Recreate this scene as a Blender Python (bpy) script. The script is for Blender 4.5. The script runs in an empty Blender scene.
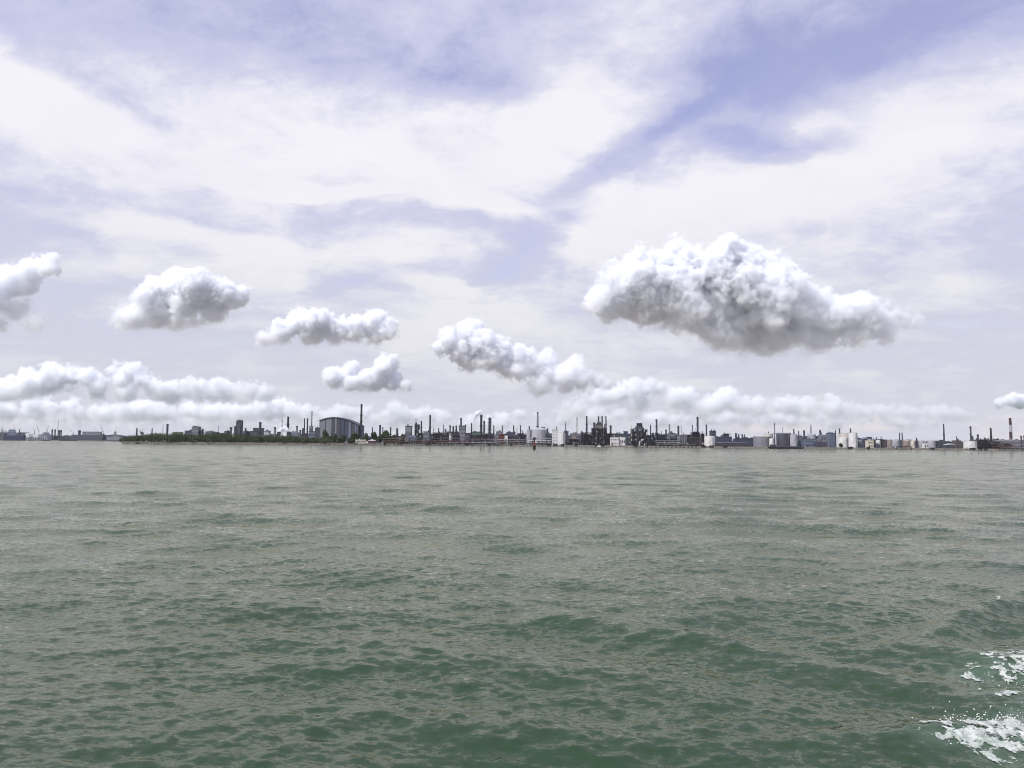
import bpy, bmesh, math, random
import numpy as np
from mathutils import Matrix, Vector

sc = bpy.context.scene
COL = sc.collection
rad = math.radians

# ------------------------------------------------------------------ camera
F = 780.0                       # focal length in pixels of a 1024 px wide frame
CAM_Z = 4.6
ROT = Matrix.Rotation(rad(90 + 4.39), 3, 'X') @ Matrix.Rotation(rad(0.487), 3, 'Z')
cam = bpy.data.cameras.new('camera')
cam_o = bpy.data.objects.new('camera', cam)
COL.objects.link(cam_o)
cam_o.matrix_world = Matrix.Translation((0, 0, CAM_Z)) @ ROT.to_4x4()
cam.lens = 36 * F / 1024
cam.sensor_width = 36
cam.clip_start = 0.1
cam.clip_end = 250000
sc.camera = cam_o


def P(px, py, D):
    """point at depth D (metres along +Y) on the sight line of a photo pixel"""
    v = ROT @ Vector(((px - 512) / F, (384 - py) / F, -1))
    return Vector((0, 0, CAM_Z)) + v * (D / v.y)


def AZEL(px, py):
    v = (ROT @ Vector(((px - 512) / F, (384 - py) / F, -1))).normalized()
    return math.atan2(v.x, v.y), math.asin(v.z)


# ------------------------------------------------------------------ light
SUN_EL, SUN_AZ = 53, -130
sun = bpy.data.lights.new('sun', 'SUN')
sun.energy = 4.4
sun.angle = rad(0.53)
sun.color = (1.0, 0.97, 0.92)
sun_o = bpy.data.objects.new('sun', sun)
COL.objects.link(sun_o)
sd = Vector((math.sin(rad(SUN_AZ)) * math.cos(rad(SUN_EL)), math.cos(rad(SUN_AZ)) * math.cos(rad(SUN_EL)), math.sin(rad(SUN_EL))))
sun_o.rotation_euler = sd.to_track_quat('Z', 'Y').to_euler()

vs = sc.view_settings
vs.view_transform = 'Standard'
vs.look = 'None'
vs.exposure = 0.0
vs.gamma = 1.0
cy = sc.cycles
cy.max_bounces = 24
cy.diffuse_bounces = 3
cy.glossy_bounces = 3
cy.volume_bounces = 20
cy.transparent_max_bounces = 8
cy.volume_step_rate = 1.6
cy.use_adaptive_sampling = True
cy.adaptive_threshold = 0.02
cy.use_denoising = True
cy.filter_width = 1.0
cy.sample_clamp_indirect = 6.0


# ------------------------------------------------------------------ node helper
class NB:
    def __init__(self, nt):
        self.nt = nt

    def node(self, typ, ins=None, **kw):
        n = self.nt.nodes.new(typ)
        for k, v in kw.items():
            setattr(n, k, v)
        for k, v in (ins or {}).items():
            self.put(n.inputs[k], v)
        return n

    def put(self, sock, v):
        if isinstance(v, bpy.types.NodeSocket):
            self.nt.links.new(v, sock)
        elif v is not None:
            sock.default_value = v

    def m(self, op, *a, clamp=False):
        n = self.nt.nodes.new('ShaderNodeMath')
        n.operation = op
        n.use_clamp = clamp
        for i, v in enumerate(a):
            self.put(n.inputs[i], v)
        return n.outputs[0]

    def v(self, op, *a):
        n = self.nt.nodes.new('ShaderNodeVectorMath')
        n.operation = op
        for i, v in enumerate(a):
            self.put(n.inputs[i], v)
        return n.outputs['Value'] if op in ('LENGTH', 'DISTANCE', 'DOT_PRODUCT') else n.outputs['Vector']

    def mix(self, f, a, b, blend='MIX'):
        n = self.nt.nodes.new('ShaderNodeMix')
        n.data_type = 'RGBA'
        n.blend_type = blend
        self.put(n.inputs[0], f)
        self.put(n.inputs[6], a)
        self.put(n.inputs[7], b)
        return n.outputs[2]

    def noise(self, vec, scale, detail=3, rough=0.5, lac=2.0, dist=0.0):
        n = self.nt.nodes.new('ShaderNodeTexNoise')
        self.put(n.inputs['Vector'], vec)
        n.inputs['Scale'].default_value = scale
        n.inputs['Detail'].default_value = detail
        n.inputs['Roughness'].default_value = rough
        n.inputs['Lacunarity'].default_value = lac
        n.inputs['Distortion'].default_value = dist
        return n

    def ramp(self, fac, stops):
        n = self.nt.nodes.new('ShaderNodeValToRGB')
        e = n.color_ramp.elements
        while len(e) < len(stops):
            e.new(0.5)
        for el, (p, c) in zip(e, stops):
            el.position = p
            el.color = (*c, 1) if len(c) == 3 else c
        self.put(n.inputs[0], fac)
        return n.outputs[0]

    def smooth(self, x, a, b):
        n = self.nt.nodes.new('ShaderNodeMapRange')
        n.interpolation_type = 'SMOOTHSTEP'
        self.put(n.inputs[0], x)
        n.inputs[1].default_value = a
        n.inputs[2].default_value = b
        return n.outputs[0]


def srgb(r, g, b):
    def f(c):
        c /= 255
        return c / 12.92 if c <= 0.04045 else ((c + 0.055) / 1.055) ** 2.4
    return (f(r), f(g), f(b))


# ------------------------------------------------------------------ sky
world = bpy.data.worlds.new('World')
sc.world = world
world.use_nodes = True
wt = world.node_tree
wt.nodes.clear()
B = NB(wt)
SKY_STRENGTH = 0.1
sky = B.node('ShaderNodeTexSky', sky_type='NISHITA', sun_disc=False)
sky.sun_elevation = rad(SUN_EL)
sky.sun_rotation = rad(SUN_AZ)
sky.air_density = 1.0
sky.dust_density = 0.6
sky.ozone_density = 2.0
tc = B.node('ShaderNodeTexCoord')
dirv = tc.outputs['Generated']
sep = B.node('ShaderNodeSeparateXYZ', {0: dirv})
az = B.m('ARCTAN2', sep.outputs[0], sep.outputs[1])
el = B.m('ARCSINE', sep.outputs[2])
# a cloud ceiling seen in perspective
zc = B.m('ADD', B.m('MAXIMUM', sep.outputs[2], 0.0), 0.22)
plane = B.node('ShaderNodeCombineXYZ', {0: B.m('DIVIDE', sep.outputs[0], zc), 1: B.m('DIVIDE', sep.outputs[1], zc), 2: 0.0}).outputs[0]
warp = B.noise(plane, 2.6, 4, 0.55)
wv = B.v('MULTIPLY', B.v('SUBTRACT', warp.outputs['Color'], (0.5, 0.5, 0.5)), (0.13, 0.075, 0.0))
pos2 = B.v('ADD', B.node('ShaderNodeCombineXYZ', {0: az, 1: el, 2: 0.0}).outputs[0], wv)

# broad banks and gaps of the high cloud: (px, py, half width, half height, tilt deg clockwise, weight)
SKY_BLOBS = [
    (120, 130, 260, 52, 3, .46), (370, 128, 230, 44, 6, .44), (575, 112, 110, 48, -24, .46), (500, 180, 130, 26, 12, .24), (655, 92, 60, 34, -20, .22),
    (5, 70, 85, 46, 10, .34), (620, 20, 120, 34, -8, .20), (925, 112, 150, 44, -13, .46), (815, 108, 60, 22, -12, .22), (800, 190, 270, 56, -6, .32),
    (650, 222, 120, 50, -14, .26), (965, 215, 130, 70, 0, -.10), (300, 240, 300, 45, 2, .10), (250, 30, 330, 40, 2, -.14),
    (900, 30, 260, 54, -6, -.56), (715, 108, 80, 46, 14, -.12), (795, 140, 80, 15, 8, -.62), (612, 158, 90, 15, -26, -.42),
    (565, 210, 36, 24, -30, -.26), (505, 268, 70, 30, 0, -.26), (420, 68, 170, 30, 14, -.13), (85, 72, 110, 24, 16, -.16),
    (70, 205, 170, 34, 0, -.14), (330, 208, 180, 26, -3, -.17), (655, 405, 70, 22, 0, -.20), (650, 310, 260, 14, -4, -.06),
    (300, 187, 95, 8, -4, .52), (478, 204, 110, 12, 12, .55), (190, 236, 140, 15, 4, .48), (455, 285, 60, 10, 6, .24), (415, 245, 90, 14, -6, .16),
    (520, 320, 160, 34, -8, .12), (512, 290, 800, 130, 0, .26), (520, 250, 60, 30, -40, -.42), (352, 288, 60, 9, -6, -.42), (560, 275, 50, 16, 20, -.34),
    (440, 280, 50, 8, 8, .36), (300, 275, 90, 12, 4, .20), (730, 400, 220, 18, 0, -.22), (200, 345, 220, 14, 0, -.22), (960, 330, 140, 40, 4, -.10), (640, 345, 130, 12, -6, .10),
    (60, 300, 120, 16, -10, -.24), (430, 335, 60, 22, -10, .30), (620, 385, 160, 12, 0, .22), (900, 300, 160, 14, 8, .16),
]
tot = None
for (px, py, sx, sy, ang, w) in SKY_BLOBS:
    a0, e0 = AZEL(px, py)
    mp = B.node('ShaderNodeMapping', vector_type='TEXTURE')
    B.put(mp.inputs['Vector'], pos2)
    mp.inputs['Location'].default_value = (a0, e0, 0)
    mp.inputs['Rotation'].default_value = (0, 0, -rad(ang))
    mp.inputs['Scale'].default_value = (sx / F * 1.25, sy / F * 1.25, 1)
    g = B.node('ShaderNodeTexGradient', gradient_type='QUADRATIC_SPHERE')
    B.put(g.inputs[0], mp.outputs[0])
    t = B.m('MULTIPLY_ADD', B.m('SQRT', g.outputs['Fac']), w, tot if tot is not None else 0.0)
    tot = t
streak = B.node('ShaderNodeMapping')
B.put(streak.inputs['Vector'], B.v('ADD', plane, B.v('MULTIPLY', wv, (3.2, 3.2, 0))))
streak.inputs['Rotation'].default_value = (0, 0, rad(28))
streak.inputs['Scale'].default_value = (1.3, 2.3, 1)
fb1 = B.noise(streak.outputs[0], 1.9, 9, 0.64).outputs['Fac']
fb2 = B.noise(B.v('ADD', B.v('MULTIPLY', pos2, (1.0, 1.5, 1.0)), (3.1, 0, 0)), 8.0, 10, 0.66).outputs['Fac']
tex = B.m('MULTIPLY_ADD', B.m('SUBTRACT', fb1, 0.5), 0.80, B.m('MULTIPLY', B.m('SUBTRACT', fb2, 0.5), 1.0))
# thin layers seen edge-on low over the horizon
lay = B.noise(B.v('ADD', B.v('MULTIPLY', pos2, (5.0, 24.0, 1.0)), (7.7, 2.0, 0)), 1.0, 6, 0.6).outputs['Fac']
tex = B.m('MULTIPLY_ADD', B.m('MULTIPLY', B.m('SUBTRACT', lay, 0.5), 0.9), B.m('SUBTRACT', 1.0, B.smooth(el, 0.12, 0.36)), tex)
cover = B.m('ADD', B.m('ADD', tot, tex), 0.42)
K = 1.0 / SKY_STRENGTH
clear = B.v('ADD', B.v('MULTIPLY', sky.outputs[0], (1.7, 1.25, 1.22)), (1.6, 1.6, 2.6))
veil = tuple(c * K for c in srgb(203, 205, 233))
white = tuple(c * K for c in srgb(246, 244, 251))
c1 = B.mix(B.smooth(cover, 0.0, 0.46), clear, (*veil, 1))
c2 = B.mix(B.smooth(cover, 0.38, 0.86), c1, (*white, 1))
# thicker parts of the high cloud are a little greyer
grey = B.smooth(B.noise(B.v('ADD', plane, B.v('MULTIPLY', wv, (3.0, 3.0, 0))), 2.2, 7, 0.62).outputs['Fac'], 0.40, 0.66)
c2 = B.mix(B.m('MULTIPLY', grey, 0.14), c2, tuple(c * K for c in srgb(206, 207, 228)) + (1,))
# pale moist air low over the sea
low = tuple(c * K for c in srgb(215, 217, 222))
c3 = B.mix(B.m('MULTIPLY', B.m('SUBTRACT', 1.0, B.smooth(el, 0.0, 0.36)), 0.66), c2, (*low, 1))
bg = B.node('ShaderNodeBackground', {0: c3, 1: SKY_STRENGTH})
wo = B.node('ShaderNodeOutputWorld', {0: bg.outputs[0]})
world.cycles.sampling_method = 'MANUAL'
world.cycles.sample_map_resolution = 512


# ------------------------------------------------------------------ object helpers
def tag(o, label=None, cat=None, group=None, kind=None):
    if label:
        o['label'] = label
    if cat:
        o['category'] = cat
    if group:
        o['group'] = group
    if kind:
        o['kind'] = kind
    return o


def empty(name, loc, label, cat, group=None):
    o = bpy.data.objects.new(name, None)
    COL.objects.link(o)
    o.location = loc
    o.empty_display_size = 1
    return tag(o, label, cat, group)


def mesh_obj(name, verts, faces, mat, parent=None, smooth=False):
    me = bpy.data.meshes.new(name)
    me.from_pydata([tuple(v) for v in verts], [], faces)
    me.materials.append(mat)
    if smooth:
        for p in me.polygons:
            p.use_smooth = True
    o = bpy.data.objects.new(name, me)
    COL.objects.link(o)
    if parent is not None:
        o.parent = parent
    return o


class MB:
    """collects shapes for ONE mesh object"""
    def __init__(self):
        self.v, self.f, self.s = [], [], False

    def box(self, c, s, top=(1, 1)):
        x, y, z = c
        a, b, h = s[0] / 2, s[1] / 2, s[2] / 2
        n = len(self.v)
        for sz, (tx, ty) in ((-1, (1, 1)), (1, top)):
            for sx, sy in ((-1, -1), (1, -1), (1, 1), (-1, 1)):
                self.v.append((x + sx * a * tx, y + sy * b * ty, z + sz * h))
        self.f += [(n, n + 3, n + 2, n + 1), (n + 4, n + 5, n + 6, n + 7)]
        for i in range(4):
            j = (i + 1) % 4
            self.f.append((n + i, n + j, n + 4 + j, n + 4 + i))
        return self

    def lathe(self, c, prof, seg=14):
        """prof: list of (radius, z)"""
        n = len(self.v)
        for r, z in prof:
            for k in range(seg):
                a = 2 * math.pi * k / seg
                self.v.append((c[0] + r * math.cos(a), c[1] + r * math.sin(a), c[2] + z))
        for i in range(len(prof) - 1):
            for k in range(seg):
                k2 = (k + 1) % seg
                a, b = n + i * seg, n + (i + 1) * seg
                self.f.append((a + k, a + k2, b + k2, b + k))
        self.f.append(tuple(n + k for k in reversed(range(seg))))
        self.f.append(tuple(n + (len(prof) - 1) * seg + k for k in range(seg)))
        return self

    def bar(self, p, q, r, seg=5):
        p, q = Vector(p), Vector(q)
        d = (q - p).normalized()
        u = d.orthogonal().normalized()
        w = d.cross(u)
        n = len(self.v)
        for e in (p, q):
            for k in range(seg):
                a = 2 * math.pi * k / seg
                self.v.append(tuple(e + u * r * math.cos(a) + w * r * math.sin(a)))
        for k in range(seg):
            k2 = (k + 1) % seg
            self.f.append((n + k, n + k2, n + seg + k2, n + seg + k))
        self.f.append(tuple(n + k for k in reversed(range(seg))))
        self.f.append(tuple(n + seg + k for k in range(seg)))
        return self

    def prism(self, pts, y0, y1):
        """outline in x,z pushed from y0 to y1"""
        n, m = len(self.v), len(pts)
        for y in (y0, y1):
            for x, z in pts:
                self.v.append((x, y, z))
        self.f.append(tuple(n + i for i in range(m)))
        self.f.append(tuple(n + m + i for i in reversed(range(m))))
        for i in range(m):
            j = (i + 1) % m
            self.f.append((n + i, n + m + i, n + m + j, n + j))
        return self

    def build(self, name, mat, parent=None, smooth=False):
        return mesh_obj(name, self.v, self.f, mat, parent, smooth)


_mats = {}


def paint(name, col, rough=0.6, wear=0.25, scale=0.12, metal=0.0):
    """weathered industrial paint: noise in value, with vertical run streaks"""
    if name in _mats:
        return _mats[name]
    m = bpy.data.materials.new(name)
    m.use_nodes = True
    b = NB(m.node_tree)
    bs = m.node_tree.nodes['Principled BSDF']
    tcn = b.node('ShaderNodeTexCoord')
    mp = b.node('ShaderNodeMapping')
    b.put(mp.inputs[0], tcn.outputs['Object'])
    mp.inputs['Scale'].default_value = (1, 1, 0.25)
    n1 = b.noise(mp.outputs[0], scale, 5, 0.65)
    n2 = b.noise(tcn.outputs['Object'], scale * 5, 3, 0.6)
    f = b.m('MULTIPLY_ADD', n2.outputs[0], 0.4, b.m('MULTIPLY', n1.outputs[0], 0.6))
    dk = tuple(c * (1 - wear) for c in col)
    lt = tuple(min(0.9, c * (1 + wear * 0.6)) for c in col)
    c = b.ramp(f, [(0.3, dk), (0.5, col), (0.72, lt)])
    b.put(bs.inputs['Base Color'], c)
    bs.inputs['Roughness'].default_value = rough
    bs.inputs['Metallic'].default_value = metal
    bs.inputs['Specular IOR Level'].default_value = 0.35
    _mats[name] = m
    return m


WHITE = paint('white_paint', (.58, .58, .58), wear=.28)
CREAM = paint('cream_paint', (.52, .49, .42), wear=.2)
GREY = paint('grey_paint', (.18, .185, .215), wear=.25)
PALE = paint('pale_grey_paint', (.34, .34, .38), wear=.2)
DARK = paint('dark_steel', (.038, .038, .052), wear=.4)
SLATE = paint('slate_steel', (.062, .064, .088), wear=.35)
BLUE = paint('blue_cladding', (.05, .06, .098), wear=.25)
LBLUE = paint('light_blue_cladding', (.13, .155, .215), wear=.2)
NAVY = paint('navy_hull', (.022, .028, .07), wear=.3)
RUST = paint('rusty_steel', (.13, .088, .065), wear=.45)
RED = paint('red_paint', (.12, .038, .035), wear=.35)
BROWN = paint('brown_steel', (.105, .09, .085), wear=.35)
GREEN = paint('green_roof', (.10, .15, .11), wear=.3)
CONC = paint('concrete', (.34, .32, .29), wear=.3)
BLACK = paint('black_rubber', (.018, .018, .02), wear=.3)
SILVER = paint('silver_cladding', (.46, .47, .49), rough=.4, wear=.2, metal=.3)
MAROON = paint('maroon_paint', (.070, .036, .045), wear=.3)
PINK = paint('faded_red_cladding', (.25, .205, .20), wear=.3)

# ------------------------------------------------------------------ sea
rng = np.random.default_rng(11)
NW = 110
lam = np.exp(np.linspace(math.log(0.22), math.log(14.0), NW)) * rng.uniform(0.97, 1.03, NW)
# steepness per component: fullest for the short chop, easing off for the swell
ak = np.interp(np.log(lam), np.log([.2, .35, .8, 1.6, 3.2, 6, 14]), [.048, .040, .024, .0145, .0150, .0170, .012])
ak *= rng.uniform(0.6, 1.35, NW)
spread = np.where(lam > 3, 0.45, 0.75)
th = rad(-97) + rng.normal(0, 1, NW) * spread          # the chop runs towards the viewer and a little to the left
kk = 2 * math.pi / lam
amp = ak / kk
ph = rng.uniform(0, 2 * math.pi, NW)


def sea(x, y, cell):
    """displacement (dx, dy, dz) of the wave field at rest points; cell = local mesh spacing, shorter waves fade out"""
    dx = np.zeros_like(x); dy = np.zeros_like(x); dz = np.zeros_like(x)
    # slow gusts make some patches rougher than others
    gust = 1 + 0.28 * np.sin(x * 0.11 + 1.3 * np.sin(y * 0.05)) * np.sin(y * 0.083 + 0.6 + np.sin(x * 0.045)) + 0.15 * np.sin(x * .31 + y * .17)
    for i in range(NW):
        t = np.clip((lam[i] / cell - 1.9) / 2.4, 0, 1)
        w = t * t * (3 - 2 * t)
        if not w.any():
            continue
        p = kk[i] * (x * math.cos(th[i]) + y * math.sin(th[i])) + ph[i]
        a = amp[i] * w * (gust if lam[i] < 4 else 1)
        dz += a * np.cos(p)
        s = a * 0.75 * np.sin(p)
        dx -= s * math.cos(th[i]); dy -= s * math.sin(th[i])
    # wash thrown out by the ferry: three ridges that run off to the right
    for (x0, y0, ang, h, wd, l0, l1, bend) in WASH:
        c, s_ = math.cos(ang), math.sin(ang)
        u = (x - x0) * c + (y - y0) * s_
        v = -(x - x0) * s_ + (y - y0) * c - bend * u * u
        e = np.clip((u - l0) / 3.0, 0, 1) * np.clip((l1 - u) / 4.0, 0, 1)
        e = e * e * (3 - 2 * e)
        dz += h * e * (np.exp(-(v / wd) ** 2) - 0.45 * np.exp(-((v - 1.7 * wd) / (1.2 * wd)) ** 2) - 0.35 * np.exp(-((v + 1.9 * wd) / (1.3 * wd)) ** 2))
    return dx, dy, dz


def sea_pt(px, py):
    v = ROT @ Vector(((px - 512) / F, (384 - py) / F, -1))
    t = -CAM_Z / v.z
    return v.x * t, v.y * t


def ridge(pa, pb, h, wd, bend=0.0, grow=0.0):
    a, b = sea_pt(*pa), sea_pt(*pb)
    ang = math.atan2(b[1] - a[1], b[0] - a[0])
    L = math.hypot(b[0] - a[0], b[1] - a[1])
    return (a[0], a[1], ang, h, wd, -1.5, L + grow, bend)


WASH = [ridge((745, 655), (985, 690), .21, .75, 0.0, 3), ridge((930, 640), (1010, 600), .20, .55, 0.0, 5), ridge((800, 745), (1040, 735), .17, .7, 0.0, 5),
        ridge((540, 615), (760, 650), .14, .8, 0.0, 2), ridge((990, 612), (1090, 600), .25, .45, 0, 4), ridge((430, 720), (640, 745), .12, .7, 0.0, 2)]

def wash_mask(parts):
    def f(X, Y):
        m_ = np.zeros_like(X)
        for (pa, pb, wd, strength) in parts:
            a, b2 = sea_pt(*pa), sea_pt(*pb)
            dx, dy = b2[0] - a[0], b2[1] - a[1]
            L2 = dx * dx + dy * dy
            t_ = np.clip(((X - a[0]) * dx + (Y - a[1]) * dy) / L2, 0, 1)
            d = np.hypot(X - a[0] - t_ * dx, Y - a[1] - t_ * dy)
            m_ = np.maximum(m_, strength * (.74 + .26 * t_) * np.exp(-(d / (wd * (.4 + .6 * t_))) ** 2))
        return m_
    return f


WAKE = [((915, 742), (1010, 750), .40, .62), ((936, 733), (1020, 738), .72, .90), ((962, 722), (1060, 714), .5, .84), ((990, 756), (1070, 746), .62, .74)]
WAKE2 = [((966, 676), (1030, 664), .85, .62), ((992, 690), (1060, 682), .65, .64)]

rows = np.concatenate([1.5 * (5.5 / 1.5) ** np.linspace(0, 1, 24)[:-1], 5.5 * (2600 / 5.5) ** np.linspace(0, 1, 1080), 2600 * (120000 / 2600) ** np.linspace(0, 1, 40)[1:]])
front = np.linspace(rad(-40), rad(40), 860)
back = np.linspace(rad(40), rad(320), 90)[1:-1]
angs = np.concatenate([front, back])
nr, na = len(rows), len(angs)
A, Rr = np.meshgrid(angs, rows)
X0, Y0 = Rr * np.sin(A), Rr * np.cos(A)
dr = np.gradient(rows)
cell = np.maximum(dr, rows * rad(80 / 860) * 1.0)
cellg = np.repeat(cell[:, None], na, 1)
isback = (np.abs(np.arange(na) - 430) > 428)
cellg = np.where(isback[None, :], np.maximum(cellg, Rr * rad(3.2)), cellg)
DX, DY, DZ = sea(X0, Y0, cellg)
co = np.stack([X0 + DX, Y0 + DY, DZ], -1).reshape(-1, 3)
i = np.arange(nr - 1)[:, None] * na
j = np.arange(na)[None, :]
j2 = (j + 1) % na
quads = np.stack([i + j, i + j2, i + na + j2, i + na + j], -1).reshape(-1, 4)
# close the middle under the viewer
co = np.concatenate([co, [[0, 0, 0]]])
cidx = len(co) - 1
tris = np.stack([np.full(na, cidx), j2.ravel(), j.ravel()], -1)
me = bpy.data.meshes.new('sea_water')
nq, ntri = len(quads), len(tris)
me.vertices.add(len(co))
me.vertices.foreach_set('co', co.astype(np.float32).ravel())
me.loops.add(nq * 4 + ntri * 3)
me.loops.foreach_set('vertex_index', np.concatenate([quads.ravel(), tris.ravel()]).astype(np.int32))
me.polygons.add(nq + ntri)
me.polygons.foreach_set('loop_start', np.concatenate([np.arange(nq) * 4, nq * 4 + np.arange(ntri) * 3]).astype(np.int32))
me.polygons.foreach_set('use_smooth', np.ones(nq + ntri, dtype=bool))
me.update(calc_edges=True)
# what the mesh cannot carry at its spacing goes to the material as slope
miss = np.sqrt(np.array([sum((ak[q] ** 2) / 2 * (1 - np.clip((lam[q] / c - 1.9) / 2.4, 0, 1)) for q in range(NW) if lam[q] > .5) for c in cell]))
miss = np.concatenate([np.repeat(miss[:, None], na, 1).ravel(), [0]]).astype(np.float32)
at = me.attributes.new('lost_slope', 'FLOAT', 'POINT')
at.data.foreach_set('value', miss)
air = np.concatenate([np.clip(wash_mask([(p, q, w * 1.8, k) for p, q, w, k in WAKE + WAKE2])(X0, Y0), 0, 1).ravel(), [0]]).astype(np.float32)
at = me.attributes.new('bubbles', 'FLOAT', 'POINT')
at.data.foreach_set('value', air)
sea_o = bpy.data.objects.new('water', me)
COL.objects.link(sea_o)
tag(sea_o, kind='structure')


def water_mat():
    m = bpy.data.materials.new('sea_water')
    m.use_nodes = True
    b = NB(m.node_tree)
    bs = m.node_tree.nodes['Principled BSDF']
    geo = b.node('ShaderNodeNewGeometry')
    pos = geo.outputs['Position']
    lost = b.node('ShaderNodeAttribute', attribute_name='lost_slope').outputs['Fac']
    flat = b.v('MULTIPLY', pos, (0.55, 1.0, 1.0))
    half = (0.5, 0.5, 0.5)

    def slope(scale, det, rough=.55):
        n = b.noise(flat, scale, det, rough)
        return b.v('MULTIPLY', b.v('SUBTRACT', n.outputs['Color'], half), (1.0, 1.5, 0.0))
    gust = b.noise(b.v('MULTIPLY', pos, (0.35, 1, 1)), 0.06, 3, .6).outputs['Fac']
    gk = b.m('MULTIPLY_ADD', gust, 1.5, 0.25)
    fine = b.node('ShaderNodeVectorMath', {0: slope(8.0, 4, .72)}, operation='SCALE')
    b.put(fine.inputs['Scale'], b.m('MULTIPLY', gk, 0.80))
    mid = b.node('ShaderNodeVectorMath', {0: slope(0.55, 4, .6)}, operation='SCALE')
    b.put(mid.inputs['Scale'], b.m('MULTIPLY', b.m('MULTIPLY', lost, gk), 3.6))
    nrm = b.v('NORMALIZE', b.v('SUBTRACT', geo.outputs['Normal'], b.v('ADD', fine.outputs[0], mid.outputs[0])))
    # silty green water, a little clearer here and there; warm cast of the reflected light is put into the gloss colour
    silt = b.noise(b.v('MULTIPLY', pos, (0.4, 1, 0)), 0.035, 3, .5).outputs['Fac']
    bub = b.node('ShaderNodeAttribute', attribute_name='bubbles').outputs['Fac']
    churn = b.noise(pos, 2.2, 5, .65).outputs['Fac']
    bub = b.m('MULTIPLY', bub, b.smooth(churn, .30, .62))
    body = b.node('ShaderNodeBsdfDiffuse', {'Color': b.mix(b.m('MULTIPLY', bub, .75), b.ramp(silt, [(.3, (.019, .043, .0215)), (.7, (.023, .049, .0255))]), (.13, .19, .15, 1)), 'Normal': nrm})
    mirror = b.node('ShaderNodeBsdfGlossy', {'Color': (.90, .868, .765, 1), 'Roughness': .09, 'Normal': nrm})
    fr = b.node('ShaderNodeFresnel', {'IOR': 1.42, 'Normal': nrm})
    ms = b.node('ShaderNodeMixShader', {0: fr.outputs[0], 1: body.outputs[0], 2: mirror.outputs[0]})
    m.node_tree.nodes.remove(bs)
    b.put(m.node_tree.nodes['Material Output'].inputs['Surface'], ms.outputs[0])
    return m


me.materials.append(water_mat())

# ------------------------------------------------------------------ land
SHORE = [(-600, 1150), (120, 1150), (320, 1250), (384, 1350), (512, 1600), (600, 1560), (800, 1420), (1024, 1310), (1500, 1250)]


def shore_d(px):
    return float(np.interp(px, [a for a, _ in SHORE], [b for _, b in SHORE]))


def hor(px):
    return 443.9 + (px - 512) * 0.0085


def earth_mat(name, c1, c2, scale):
    m = bpy.data.materials.new(name)
    m.use_nodes = True
    b = NB(m.node_tree)
    bs = m.node_tree.nodes['Principled BSDF']
    geo = b.node('ShaderNodeNewGeometry')
    n = b.noise(geo.outputs['Position'], scale, 6, .7)
    b.put(bs.inputs['Base Color'], b.ramp(n.outputs['Fac'], [(.35, c1), (.65, c2)]))
    bs.inputs['Roughness'].default_value = .9
    return m


ROCK = earth_mat('seawall_rock', (.05, .045, .04), (.16, .145, .12), .35)
SOIL = earth_mat('ground_soil', (.12, .10, .08), (.22, .20, .16), .05)
rnd = random.Random(4)


def shore_strip(px0, px1, dist, step, name, rock, top=3.2, far=9000.0):
    """a rock sea wall with level ground behind it"""
    vs_, fs = [], []
    n = 0
    px = px0
    while px <= px1:
        D = dist(px)
        for k, (dy, z) in enumerate(((0, -1.5), (1.5, .3), (4, 1.6), (7, top), (9, top))):
            j = .55 if 0 < k < 4 else 0
            q = P(px, hor(px), D + dy + rnd.uniform(-j, j) * 1.5)
            vs_.append((q.x, q.y, z + rnd.uniform(-j, j)))
        n += 1
        px += step
    for i in range(n - 1):
        for k in range(4):
            a = i * 5 + k
            fs.append((a, a + 5, a + 6, a + 1))
    o = mesh_obj(name, vs_, fs, rock)
    return tag(o, kind='structure')


shore_strip(122, 1180, shore_d, .6, 'shore', ROCK)
gv, gf = [], []
for px in range(122, 1181, 6):
    D = shore_d(px)
    a = P(px, hor(px), D + 8.5)
    b_ = P(px, hor(px), 9000)
    gv += [(a.x, a.y, 3.15), (b_.x, b_.y, 3.15)]
for i in range(len(gv) // 2 - 1):
    gf.append((2 * i, 2 * i + 2, 2 * i + 3, 2 * i + 1))
tag(mesh_obj('ground', gv, gf, SOIL), kind='structure')
shore_strip(-300, 150, lambda p: 4300 + 200 * math.sin(p * .05), 1.5, 'far_shore', ROCK, top=4.0)
gv = []
for px in (-300, -150, 0, 150):
    a, b_ = P(px, hor(px), 4500), P(px, hor(px), 12000)
    gv += [(a.x, a.y, 3.9), (b_.x, b_.y, 3.9)]
tag(mesh_obj('far_ground', gv, [(0, 2, 3, 1), (2, 4, 5, 3), (4, 6, 7, 5)], SOIL), kind='structure')

# ------------------------------------------------------------------ plant builders.  cx, y0 (top), w in photo pixels, D in metres
GZ = 3.0


class Spot:
    """turns the pixel measures of one thing into metres about its own base"""
    def __init__(self, cx, ytop, D=None, back=60):
        self.D = D if D is not None else shore_d(cx) + back
        self.k = self.D / F
        t = P(cx, ytop, self.D)
        self.base = Vector((t.x, t.y, GZ))
        self.h = t.z - GZ

    def z(self, cx, y):
        return P(cx, y, self.D).z - GZ


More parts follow.
